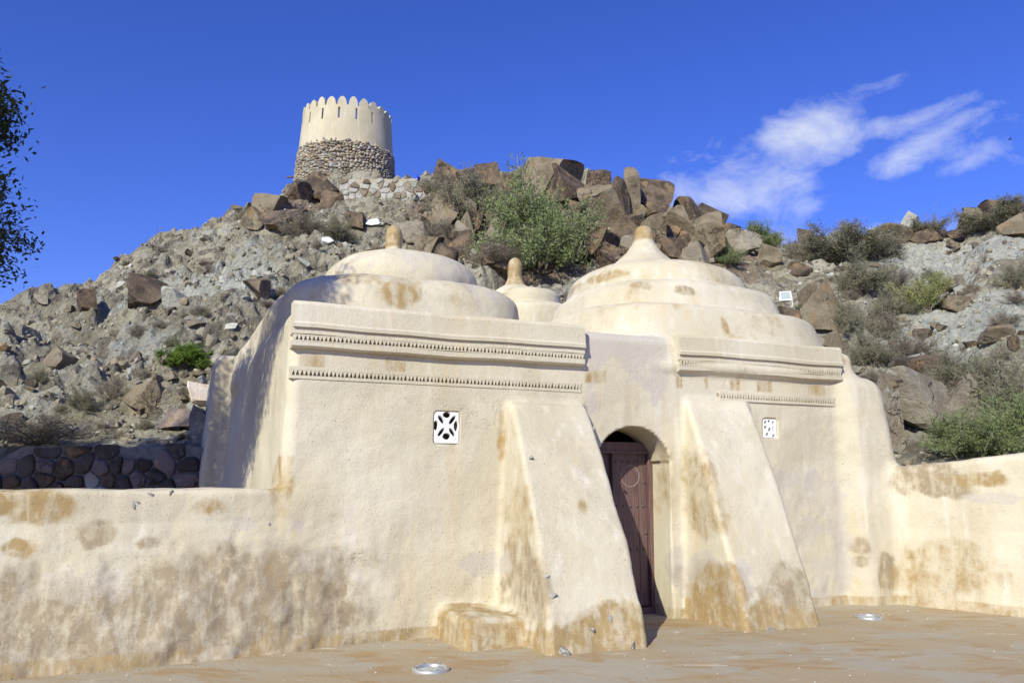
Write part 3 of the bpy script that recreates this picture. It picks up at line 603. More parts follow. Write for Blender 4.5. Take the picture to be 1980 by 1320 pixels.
def place(me, name, loc, scale, rot, parent=None):
    o = bpy.data.objects.new(name, me); COL.objects.link(o); o.location = loc; o.scale = scale if hasattr(scale, '__len__') else (scale,) * 3; o.rotation_euler = rot
    if parent is not None: o.parent = parent; o.location = Vector(loc) - parent.location
    return o
grit = [rock_mesh('plaster_stone', 900 + k, 1, 6, mat='wallstone_pale') for k in range(3)]
for (px, py, s, v) in [(260, 976, 8, -.04), (291, 955, 6, -.04), (331, 953, 6, -.04), (518, 1012, 4, -.06), (265, 970, 5, -.06), (1027, 885, 5, -.6), (1150, 828, 5, -.35), (1057, 1115, 7, -1.15), (1068, 1150, 8, -1.2), (1180, 1195, 6, -1.3), (1147, 1218, 6, -1.33), (1222, 1248, 8, -1.37), (1182, 1262, 8, -1.38), (1490, 1220, 9, -1.12), (1090, 1262, 14, -1.4)]:
    r = ray(px, py); dd = PW - CAM; tt = dd @ r; perp = np.linalg.norm(dd - tt[:, None] * r, axis=1); near = perp < .05
    if not near.any(): continue
    c = CAM + r * tt[near].min(); sz = s / F_PX * np.linalg.norm(c - CAM)
    o = place(random.choice(grit), 'embedded_stone', c + r * sz * .42, (sz, sz * .6, sz * .8), (random.random() * 3, random.random() * 3, 0), low_left if py < 1020 and px < 900 and px < 540 else mosque)

# ---------------------------------------------------------------- ground
def grid(x0, x1, y0, y1, nx, ny, fz):
    X, Y = np.meshgrid(np.linspace(x0, x1, nx), np.linspace(y0, y1, ny), indexing='ij'); P = np.stack([X.ravel(), Y.ravel(), np.zeros(X.size)], 1); P[:, 2] = fz(P)
    i = np.arange(nx * ny).reshape(nx, ny); F = np.stack([i[:-1, :-1].ravel(), i[1:, :-1].ravel(), i[1:, 1:].ravel(), i[:-1, 1:].ravel()], 1); return P, F
Pg, Fg = grid(-14, 14, -6, 20, 280, 260, lambda P: .012 * fbm(P, .5, 3) + .004 * fbm(P, 2.5, 2))
tag(mesh_np('ground', Pg, Fg, M['ground']), 'tan screed courtyard floor with ochre and grey patches', None, None, 'structure')
Pg, Fg = grid(-900, 900, -900, 900, 40, 40, lambda P: 0 * P[:, 0] - .12); tag(mesh_np('desert_ground', Pg, Fg, M['desert']), 'flat desert ground round the site', None, None, 'structure')

gv = np.array([(1, 0, -.3), (-.5, .87, -.3), (-.5, -.87, -.3), (0, 0, .7)]); gf = np.array([(0, 1, 3), (1, 2, 3), (2, 0, 3), (0, 2, 1)]); low = (ww > .0) & (ww < .06); foot = PW[low]; GV, GF, GT = [], [], []
for k in range(2600):
    if k < 1500: c = foot[rng.integers(len(foot))] + np.array([*rng.normal(0, .12, 2), 0]) - .05 * V
    else: c = np.array([rng.uniform(-5, 7), rng.uniform(5.5, 11), 0])
    q = gv * rng.uniform(.5, 1.3, (4, 1)) * rng.choice([.004, .006, .009, .016], p=[.4, .35, .2, .05]); a = rng.uniform(0, 6.3); q = q @ np.array([[math.cos(a), -math.sin(a), 0], [math.sin(a), math.cos(a), 0], [0, 0, 1]])
    GV.append(q + [c[0], c[1], .006]); GF.append(gf + 4 * k); GT.append(np.tile(np.append(np.array([(.45, .38, .27), (.6, .56, .48), (.3, .25, .18)])[rng.integers(3)], 1), (4, 1)))
tag(mesh_np('grit', np.concatenate(GV), np.concatenate(GF), M['loose'], None, False, attrs={'tone': np.concatenate(GT)}), 'grit and plaster crumbs lying along the foot of the walls', 'grit', None, 'stuff')

# ---------------------------------------------------------------- hill
rid = [(-500, 760, 32), (-200, 690, 36), (0, 618, 40), (60, 596, 41), (130, 566, 42), (200, 542, 43), (290, 497, 44), (380, 462, 46), (450, 420, 47), (510, 395, 48), (560, 372, 49), (660, 356, 50), (760, 358, 49), (820, 360, 47), (870, 352, 46), (950, 345, 45), (1010, 348, 44), (1080, 335, 43),
       (1150, 355, 42), (1240, 375, 41), (1300, 405, 41), (1360, 432, 42), (1420, 455, 43), (1520, 474, 45), (1600, 468, 47), (1680, 462, 48), (1740, 466, 49), (1850, 466, 50), (1910, 440, 50), (1980, 428, 50), (2200, 420, 50), (2600, 440, 48)]
rp = np.array([CAM + ray(x, y) / math.hypot(*ray(x, y)[:2]) * r for x, y, r in rid]); raz = np.degrees(np.arctan2(rp[:, 0], rp[:, 1])); rR = np.hypot(rp[:, 0], rp[:, 1]); rH = rp[:, 2]
fa = [-60, -35, -30, -20, -10, 0, 10, 18, 23, 27, 35, 60]; fr0 = [22, 17.2, 16.4, 15.3, 17.3, 18.4, 18.2, 16.6, 14.4, 13.9, 13.6, 14]; fh0 = [2.2, 2.2, 2.2, 2.25, 2.5, 2.6, 2.3, 1.6, 1.3, 1.25, 1.3, 1.3]
def facets(P, cell, seed):
    """angular chunks: every cell of a jittered grid is a tilted plane"""
    q = P[:, :2] / cell; i = np.floor(q).astype(int); best = np.full(len(P), 1e9); num = np.zeros(len(P)); den = np.full(len(P), 1e-12); rv = np.zeros(len(P))
    for dx in (-1, 0, 1):
        for dy in (-1, 0, 1):
            c = i + [dx, dy]; h = (c[:, 0] * 73856093 ^ c[:, 1] * 19349663 ^ seed * 83492791) & 0xffffff
            r1 = ((h * 2654435761) & 0xffff) / 65535.; r2 = ((h * 40503 + 977) & 0xffff) / 65535.; r3 = ((h * 30011 + 123) & 0xffff) / 65535.; r4 = ((h * 52711 + 71) & 0xffff) / 65535.
            ox = q[:, 0] - c[:, 0] - r1; oy = q[:, 1] - c[:, 1] - r2; d = ox * ox + oy * oy; m = d < best; wt = np.exp(-14 * d)
            best = np.where(m, d, best); num += wt * ((r3 - .5) * .7 + (r4 - .5) * 1.5 * ox + (r1 - .6) * 1.3 * oy); den += wt; rv = np.where(m, r3, rv)
    return num / den * cell, rv
def hill_h(P, detail=True):
    P = np.atleast_2d(np.asarray(P, float)); az = np.degrees(np.arctan2(P[:, 0], P[:, 1])); r = np.hypot(P[:, 0], P[:, 1])
    Rr, Hh, r0, h0 = np.interp(az, raz, rR), np.interp(az, raz, rH), np.interp(az, fa, fr0), np.interp(az, fa, fh0)
    s = (r - r0) / (Rr - r0); g = np.where(s < 1, s * (.90 + .10 * s), 1 - .55 * (s - 1) - .9 * np.clip(s - 1, 0, 1) ** 2)
    h = h0 + (Hh - h0) * np.clip(g, -3, 1); h = np.where(s < 0, h0 - 2.2 * (r0 - r) ** 1.0 * 1.3, h)
    if detail:
        P3 = np.stack([P[:, 0], P[:, 1], 0 * r], 1); k = sstep(0, .12, s) * sstep(1.25, .98, s) * .75 + .25 * sstep(0, .05, s)
        ct = sstep(8, 16, az)                                     # right slope is smoother scree
        h = h + k * (.9 * (.5 - np.abs(fbm(P3 + 5, .22, 4, .55))) * sstep(.02, .2, s) * (1 - .5 * ct) + .55 * fbm(P3, .16, 4, .55) * sstep(.02, .3, s) + (1 - .5 * ct) * (.42 * facets(P, 2.3, 3)[0] + .55 * facets(P, .95, 5)[0]) * sstep(0, .08, s) + .5 * facets(P, .38, 9)[0] + (.34 * (.45 - np.abs(fbm(P3 + 31, .75, 3, .6))) + .16 * (.45 - np.abs(fbm(P3 + 57, 2.1, 2, .6)))) * sstep(.01, .06, s) * (1 - .4 * ct))
    return h
az = np.radians(np.linspace(-56, 56, 860)); rr = np.concatenate([np.linspace(12.2, 14, 12), np.geomspace(14.1, 56, 430), np.linspace(57, 85, 20)])
A2, R2 = np.meshgrid(az, rr, indexing='ij'); Ph = np.stack([(np.sin(A2) * R2).ravel(), (np.cos(A2) * R2).ravel()], 1); hz = hill_h(Ph)
i = np.arange(A2.size).reshape(A2.shape); Fh = np.stack([i[:-1, :-1].ravel(), i[:-1, 1:].ravel(), i[1:, 1:].ravel(), i[1:, :-1].ravel()], 1)
P3 = np.column_stack([Ph, hz])
def hit(x, y, tmin=12.5):
    r = ray(x, y); t = np.arange(tmin, 62, .08); Q = CAM + t[:, None] * r; below = Q[:, 2] < hill_h(Q[:, :2]); k = np.argmax(below)
    if below.any(): return Q[k]
    a = math.degrees(math.atan2(r[0], r[1])); Rr = float(np.interp(a, raz, rR)) - .6; u_ = r[:2] / np.linalg.norm(r[:2]) * Rr
    return np.array([u_[0], u_[1], float(hill_h(u_[None])[0])])
tone = np.zeros((len(P3), 4), np.float32); _, rv = facets(Ph, .95, 5); tone[:, 2] = rv; tone[:, 3] = 1
for (px, py, rad, ch, amt) in [(380, 570, 4.2, 0, .75), (330, 560, 3, 0, .6), (250, 690, 2.2, 0, .5), (90, 760, 2.5, 0, .45), (470, 520, 2.5, 0, .5), (430, 430, 3, 0, .45), (120, 640, 2.5, 0, .35), (1880, 520, 5, 0, .8), (1900, 610, 4, 0, .9), (1800, 500, 3.5, 0, .65), (1850, 650, 3, 0, .95), (1600, 470, 3, 0, .5), (1750, 760, 1.6, 0, .6),
                               (1100, 400, 6, 1, .8), (1250, 430, 5, 1, .8), (1380, 480, 4, 1, .65), (900, 380, 5, 1, .7), (620, 390, 4, 1, .6), (520, 430, 3, 1, .45), (1000, 480, 4, 1, .75), (150, 590, 3, 1, .3), (1550, 600, 2, 1, .5), (760, 480, 3.5, 1, .4), (1960, 440, 4, 1, .5), (1480, 540, 2.5, 1, .5)]:
    c = hit(px, py)
    if c is None: continue
    d = np.hypot(Ph[:, 0] - c[0], Ph[:, 1] - c[1]); tone[:, ch] = np.maximum(tone[:, ch], amt * (1.35 if ch == 0 and px > 700 else 1) * sstep(rad * 1.3, rad * .3, d))
tag(mesh_np('hill', P3, Fh, M['hill'], None, False, attrs={'tone': tone}), 'rocky desert hillside rising behind the mosque', None, None, 'structure')

# ---------------------------------------------------------------- rocks
def ground_at(x, y): return float(hill_h(np.array([[x, y]]))[0])
# uncountable small stones
ico_v = np.array(rock_mesh('seed', 1, 1, 0).vertices and [v.co for v in bpy.data.meshes['seed'].vertices]); ico_f = np.array([p.vertices[:] for p in bpy.data.meshes['seed'].polygons])
NB = 14000; aa = np.radians(rng.uniform(-36, 38, NB * 2)); rad = 14 * (52 / 14) ** rng.uniform(0, 1, NB * 2); X = np.stack([np.sin(aa) * rad, np.cos(aa) * rad], 1)
den = fbm(np.column_stack([X, np.zeros(len(X))]), .35, 3); keep = (rng.uniform(-.6, .7, len(X)) < den + .1); X = X[keep][:NB]; hz0 = hill_h(X); ok = hz0 > .8; X, hz0 = X[ok], hz0[ok]
sz = np.clip(np.exp(rng.normal(-2.75, .5, len(X))), .04, .26) * np.clip(np.hypot(X[:, 0], X[:, 1]) / 26, .65, 1.3)
base = ico_v * (1 + 0)
pal = np.array([(.31, .28, .20), (.25, .22, .155), (.36, .335, .26), (.46, .45, .38), (.14, .115, .085), (.30, .25, .16), (.34, .36, .31)])
Vv, Ff, Tt = [], [], []
for k in range(len(X)):
    a, b, c = rng.uniform(0, 6.28, 3); Rm = np.array(Matrix.Rotation(a, 3, 'Z') @ Matrix.Rotation(b, 3, 'X')); q = ico_v.copy()
    for _ in range(3):
        n = rng.normal(size=3); n /= np.linalg.norm(n); d = q @ n - rng.uniform(.3, .7); q = q - np.where(d > 0, d, 0)[:, None] * n
    q = (q * rng.uniform(.6, 1.15, 3) * sz[k]) @ Rm.T + [X[k, 0], X[k, 1], hz0[k] + sz[k] * .08]
    Vv.append(q); Ff.append(ico_f + k * len(ico_v)); Tt.append(np.tile(np.append(pal[rng.choice(7, p=[.33, .20, .20, .07, .09, .07, .04])] * rng.uniform(.8, 1.15), 1), (len(ico_v), 1)))
tag(mesh_np('loose_stones', np.concatenate(Vv), np.concatenate(Ff), M['loose'], None, False, attrs={'tone': np.concatenate(Tt)}), 'countless small loose stones strewn over the hillside', 'stones', None, 'stuff')
# single boulders
KIND = {'brown': 'rock_brown', 'tan': 'rock_tan', 'grey': 'rock_grey', 'pale': 'rock_pale', 'orange': 'rock_orange', 'white': 'rock_white', 'purple': 'rock_purple'}
RK = {k: [rock_mesh('rock_' + k, 50 * i + 3 + j, 4 if k in ('brown', 'tan') else 3, 6 + 2 * j, mat=KIND[k]) for j in range(5)] for i, k in enumerate(KIND)}
def boulder(px, py, w, h, kind, label, group=None, name='boulder', lean=0.0, sink=.25, seed=0, depth=None, rotz=None):
    """px,py: middle of the foot of the boulder in the photo; w,h photo pixels"""
    c = hit(px, py) if depth is None else at_depth(px, py, depth)
    if c is None: return None
    t = np.linalg.norm(c - CAM); sx, sz_ = w / F_PX * t / 2, h / F_PX * t / 2; me = RK[kind][seed % 5]
    o = place(me, name, (c[0], c[1] + sx * .3, c[2] + sz_ * (1 - sink)), (sx, sx * .85, sz_ * 1.08), (random.uniform(-.15, .15), lean, random.uniform(-.5, .5) if rotz is None else rotz)); tag(o, label, 'boulder', group); return o
# crest outcrop: px, foot y, width, height, lean, kind
crest = [(862, 372, 52, 62, .25, 'brown'), (905, 360, 40, 40, -.2, 'brown'), (945, 365, 60, 55, .1, 'brown'), (985, 372, 50, 40, .3, 'brown'), (1020, 372, 34, 58, -.2, 'brown'), (1060, 385, 100, 95, .35, 'tan'), (1105, 400, 110, 90, .55, 'brown'), (1160, 390, 46, 70, .15, 'brown'),
         (1165, 455, 70, 110, -.35, 'tan'), (1200, 425, 34, 90, -.1, 'brown'), (1222, 430, 40, 110, -.15, 'tan'), (1262, 425, 80, 105, .3, 'brown'), (1215, 480, 60, 70, -.4, 'brown'), (1310, 470, 60, 80, -.3, 'tan'), (1335, 450, 50, 80, -.45, 'brown'), (1380, 445, 60, 45, .3, 'brown'),
         (1370, 505, 90, 85, -.2, 'tan'), (1300, 505, 70, 50, .1, 'brown'), (1420, 470, 55, 40, .4, 'brown'), (1440, 490, 60, 50, -.2, 'grey'), (1150, 500, 90, 80, .3, 'brown'), (1090, 500, 70, 60, -.2, 'brown'), (960, 520, 60, 50, .2, 'brown'), (900, 500, 60, 60, .4, 'brown'), (850, 450, 70, 80, .5, 'tan'),
         (830, 500, 60, 50, .2, 'tan'), (790, 470, 70, 45, -.2, 'grey'), (690, 440, 46, 34, .3, 'brown'), (620, 385, 70, 55, .2, 'brown'), (570, 390, 50, 45, -.1, 'brown'), (515, 420, 60, 50, .15, 'tan'), (540, 445, 90, 55, .2, 'brown'), (480, 440, 60, 40, 0, 'tan'), (640, 400, 46, 40, -.3, 'brown'), (1490, 470, 50, 30, .1, 'brown'), (1560, 470, 34, 28, .2, 'brown'), (1720, 465, 70, 30, .2, 'tan'), (1790, 470, 60, 26, -.1, 'brown'), (1760, 455, 30, 40, .4, 'pale'), (1900, 445, 60, 40, .2, 'tan'), (1950, 435, 60, 44, 0, 'brown'), (1860, 465, 40, 24, 0, 'brown'), (1975, 455, 50, 40, 0, 'tan'), (1550, 530, 44, 26, 0, 'brown'), (1040, 440, 80, 60, .2, 'brown'), (1270, 470, 60, 60, -.2, 'tan'), (1185, 520, 60, 50, .1, 'brown'), (740, 510, 60, 36, 0, 'brown')]
LBC = ['pointed dark boulder right of the blue bag', 'small dark boulder between two larger ones on the crest left', 'blunt dark boulder above the olive bush', 'low dark boulder at the right end of the olive bush', 'narrow dark boulder against the highest tan boulder', 'highest tan boulder on the crest, above the big green bush', 'broad dark slab leaning off the highest tan boulder', 'stubby dark boulder on the skyline right of the highest boulder', 'long tan slab leaning above the big green bush', 'slim dark pillar rock left of the twin upright boulders', 'tall tan upright boulder, the left one of a pair on the crest', 'massive dark upright boulder, the right one of a pair on the crest', 'dark boulder under the pair of upright boulders', 'tan slab leaning behind the finial of the largest dome', 'dark leaning slab right of the massive upright boulder', 'dark flat boulder on the falling crest line', 'broad tan boulder right of the finial of the largest dome', 'dark flat boulder just above the largest dome', 'dark boulder where the crest dips to the right', 'grey boulder below the dip of the crest', 'dark boulder beside the big green bush, low on its right', 'dark boulder hidden low behind the big green bush', 'dark boulder above the small rear dome', 'dark boulder under the olive bush', 'tan slab sloping up beside the olive bush', 'tan boulder behind the right shoulder of the left dome', "grey boulder right of the left dome's finial", 'dark boulder below the terrace wall', 'dark boulder at the foot of the watchtower', 'dark boulder at the left foot of the watchtower', 'tan boulder below the floodlight on the left ridge', 'wide dark boulder with an overhang left of the dry twiggy bush', 'tan boulder on the left ridge line', 'dark boulder between watchtower and terrace wall', 'small dark boulder on the low part of the skyline', 'lone pointed dark boulder on the low skyline', 'flat tan boulder below the flat acacia', 'flat dark boulder right of the flat acacia', 'pale upright boulder beside the flat acacia', 'tan block under the wide flat acacia', 'dark block under the wide flat acacia', 'small dark boulder between the two skyline acacias', 'tan boulder below the wide flat acacia', 'squared dark rock above the pale dry scrub', 'dark boulder under the highest tan boulder', 'tan boulder under the massive upright boulder', "dark boulder left of the largest dome's cone", 'dark flat boulder behind the left dome']
for k, (px, py, w, h, ln, kd) in enumerate(crest):
    boulder(px, py, w * 1.0, h * 1.1, kd, LBC[k], None, lean=ln, seed=k, sink=.2)
pk = 0
while pk < 84:
    px = random.uniform(830, 1440); py = random.uniform(np.interp(px, [830, 1080, 1440], [385, 375, 465]), np.interp(px, [830, 1080, 1440], [520, 520, 520])); w = random.uniform(24, 56)
    kd = random.choice(['brown', 'brown', 'tan', 'grey']); w2 = 'slab' if pk % 3 == 0 else 'block'
    boulder(px, py, w * (.7 if w2 == 'slab' else 1), w * random.uniform(.7, 1.3), kd, {'brown': 'dark brown', 'tan': 'tan', 'grey': 'grey'}[kd] + (' upright slab' if w2 == 'slab' else ' angular block') + ' packed among the crest boulders ' + ('above the left dome' if px < 930 else 'round the big green bush' if px < 1170 else 'above the largest dome'), 'smaller blocks packed in the rocky crest', lean=random.uniform(-.4, .4), seed=pk, sink=.3); pk += 1
single = [(384, 792, 58, 54, 'orange', 'cream and orange boulder beside the dark side wall of the mosque', .1, 1), (275, 790, 76, 58, 'tan', 'large tan split boulder above the stone wall, grass at its foot', .25, 2), (350, 832, 74, 40, 'purple', 'flat purplish boulder under the cream and orange one', .2, 3), (385, 852, 60, 62, 'grey', 'grey boulder with a shaded flank, just above the stone wall', .3, 0),
          (270, 590, 70, 66, 'brown', 'dark wedge boulder half way up the left scree', .4, 1), (165, 600, 36, 46, 'brown', 'upright dark boulder on the left scree', .1, 2), (110, 715, 70, 40, 'tan', 'tan slab lying at the foot of the left scree', .3, 4), (340, 600, 60, 40, 'pale', 'broken pale green boulder in the middle of the left scree', .1, 1), (490, 575, 60, 44, 'tan', 'tan boulder with a dark side left of the mosque dome', .2, 3),
          (1800, 745, 80, 60, 'brown', 'dark brown block resting on the cleft boulder behind the courtyard wall', .0, 2), (1790, 850, 120, 130, 'grey', 'big cleft grey and white boulder behind the courtyard wall', .0, 1), (1860, 830, 60, 100, 'grey', 'tall narrow grey boulder against the cleft one', .1, 2), (1735, 870, 44, 120, 'grey', 'tall grey slab beside the corner pier', .05, 3), (1600, 640, 70, 100, 'tan', 'rounded orange brown boulder right of the white floodlight', -.1, 2), (1575, 590, 50, 50, 'tan', 'brown boulder behind the white floodlight', 0, 1), (1540, 640, 60, 46, 'brown', 'dark boulder under the white floodlight', .1, 0),
          (1612, 672, 40, 36, 'tan', 'small tan boulder just above the right cornice', .2, 2), (1490, 520, 40, 50, 'tan', 'tan boulder upslope of the largest dome', .2, 4), (1850, 600, 50, 34, 'tan', 'tan boulder on the white scree', .1, 0), (1930, 660, 52, 30, 'tan', 'smooth grey tan boulder at the edge of the white scree', .0, 1), (1845, 560, 60, 26, 'grey', 'flat boulder amid the white scree', 0, 3),
          (632, 475, 24, 18, 'white', 'bright white stone below the dry bushes', 0, 1), (722, 436, 34, 16, 'white', 'flat white stone upslope of the left dome', 0, 2), (1712, 735, 18, 20, 'white', 'small bright white stone beside the corner pier', 0, 3), (855, 812, 8, 8, 'pale', 'x', 0, 0)]
for (px, py, w, h, kd, lb, ln, sd) in single[:-1]: boulder(px, py, w, h, kd, lb, None, lean=ln, seed=sd, sink=.15)
# more rocks of countable size on the slopes
cnt = 0; lbl = {'brown': 'dark brown', 'tan': 'tan', 'grey': 'grey', 'pale': 'pale greenish'}
while cnt < 225:
    px, py = random.uniform(0, 1980), random.uniform(360, 860); side = random.random()
    if 640 < px < 1560 and py > 520: continue
    c = hit(px, py)
    if c is None: continue
    t = np.linalg.norm(c - CAM); s = random.uniform(.12, .30) * (.55 + t / 48); kd = random.choices(['brown', 'tan', 'grey', 'pale'], [.08, .2, .5, .22] if px < 700 else [.3, .25, .3, .15])[0]
    z = ground_at(c[0], c[1]); o = place(random.choice(RK[kd]), 'rock', (c[0], c[1], z + s * .2), (s * .85, s * random.uniform(.55, .8), s * random.uniform(.4, .7)), (random.uniform(-.4, .4), random.uniform(-.4, .4), random.uniform(0, 6))); 
    where = ('in the lower scree behind the stone wall' if py > 640 else 'on the bare slope left of the mosque' if px < 420 else 'on the slope below the watchtower') if px < 700 else ('among the crest boulders' if px < 1480 else 'on the slope of white scree and scrub' if py > 520 else 'near the right skyline acacias')
    tag(o, ('large ' if s > .38 else 'small ' if s < .25 else '') + lbl[kd] + ' rock ' + where, 'rock', 'single rocks on the hillside'); cnt += 1

# ---------------------------------------------------------------- watchtower
TC = np.array([-11.42, 52.2]); ZB = 19.4
def rad_t(z): return np.interp(z, [19.4, 20.5, 23.6, 26.0, 27], [3.50, 3.42, 3.20, 3.03, 3.0])
tower = tag(empty('watchtower', (TC[0], TC[1], ZB)), 'round stone watchtower with plastered upper half and pointed merlons on the hilltop', 'tower')
def cyl(a, r, z): return (TC[0] + r * math.sin(a), TC[1] - r * math.cos(a), z)
# plastered shell with arrow slits cut right through
NS = 17; slit_w = .12; th = .32
angs = []
for k in range(NS):
    c = 2 * math.pi * (k + .07) / NS; hw = slit_w / 2 / 2.97; angs += [c - hw, c + hw] + list(np.linspace(c + hw, c + 2 * math.pi / NS - hw, 8)[1:-1])
zs = [23.45, 24.0, 24.6, 25.08, 25.88, 26.06]; m = MB(); n = len(angs); per = n // NS
for sh in (0, 1):
    for z in zs:
        for a in angs: m.v.append(cyl(a, rad_t(z) - sh * th, z))
off = len(zs) * n
for j in range(len(zs) - 1):
    for i2 in range(n):
        i3 = (i2 + 1) % n; hole = (i2 % per == 0) and j == 3
        if not hole:
            m.f.append([j * n + i2, j * n + i3, (j + 1) * n + i3, (j + 1) * n + i2]); m.f.append([off + j * n + i3, off + j * n + i2, off + (j + 1) * n + i2, off + (j + 1) * n + i3])
        else:
            a, b, c, d = j * n + i2, j * n + i3, (j + 1) * n + i3, (j + 1) * n + i2
            for (p, q) in ((a, b), (b, c), (c, d), (d, a)): m.f.append([p, off + p, off + q, q])
for i2 in range(n):
    i3 = (i2 + 1) % n; t = (len(zs) - 1) * n; m.f.append([t + i2, t + i3, off + t + i3, off + t + i2]); m.f.append([i3, i2, off + i2, off + i3])
m.build('plastered_wall', M['tower_plaster'], tower, False)
m = MB(); m.lathe([(2.7, 0), (2.7, .1)], (TC[0], TC[1], 24.3), 40); m.build('roof_floor', M['tower_plaster'], tower)
NM = 26
for k in range(NM):
    c = 2 * math.pi * (k + .35) / NM; hw = math.pi / NM * random.uniform(.84, .94); mh = random.uniform(.92, 1.06); pr = []
    for t in np.linspace(-1, 1, 13): pr.append((t, (1 - abs(t) ** 2.2) ** .62))
    outl = [(-1, -.06)] + pr + [(1, -.06)]; m = MB(); N_ = len(outl)
    for rr_ in (3.03, 3.03 - .28):
        for (t, h) in outl: m.v.append(cyl(c + t * hw, rr_ - .02 * h, 26.06 + .62 * h * mh))
    m.f = [list(range(N_)), list(range(N_, 2 * N_))[::-1]] + [[(i2 + 1) % N_, i2, N_ + i2, N_ + (i2 + 1) % N_] for i2 in range(N_)]
    m.build('merlon', M['tower_plaster'], tower)
m = MB(); m.lathe([(rad_t(z) - .12, z - 19.4) for z in (19.4, 20.5, 22, 23.62)], (TC[0], TC[1], 19.4), 64); m.build('rubble_core', M['mortar'], tower, True)
Vv, Ff, Tt = [], [], []; z = 19.5; k = 0
tp = np.array([(.40, .345, .26), (.34, .29, .22), (.46, .41, .32), (.26, .225, .18), (.44, .36, .25), (.36, .35, .32)])
while z < 23.66:
    hgt = rng.uniform(.11, .19); a = rng.uniform(0, .1)
    while a < 2 * math.pi:
        wd = rng.uniform(.12, .34); aw = wd / 3.25; jit = rng.uniform(-.07, .07); r0_ = rad_t(z) - .06 + rng.uniform(-.035, .05); c = np.array(cyl(a + aw / 2, r0_, z + hgt / 2 + jit))
        if not (z > 23.45 and rng.random() < .4):
            tv = np.array([math.cos(a), math.sin(a), 0]); nv = np.array([math.sin(a), -math.cos(a), 0]); q = ico_v * rng.uniform(.85, 1.05, (len(ico_v), 1))
            P_ = c + (q[:, :1] * wd * .55) * tv + (q[:, 1:2] * .13) * nv + (q[:, 2:3] * hgt * rng.uniform(.5, .85)) * np.array([0, 0, 1.0])
            Vv.append(P_); Ff.append(ico_f + k * len(ico_v)); Tt.append(np.tile(np.append(tp[rng.integers(6)] * rng.uniform(.75, 1.15), 1), (len(ico_v), 1))); k += 1
        a += aw * 1.0
    z += hgt * .98
o = mesh_np('rubble_stones', np.concatenate(Vv), np.concatenate(Ff), M['towerstone'], tower, False, attrs={'tone': np.concatenate(Tt)}); o['kind'] = 'stuff'
m = MB(); m.tube([cyl(-1.50, 2.9, 22.25), cyl(-1.52, 3.95, 22.1)], [.07, .06], 7); m.build('wooden_spout', M['timber'], tower)

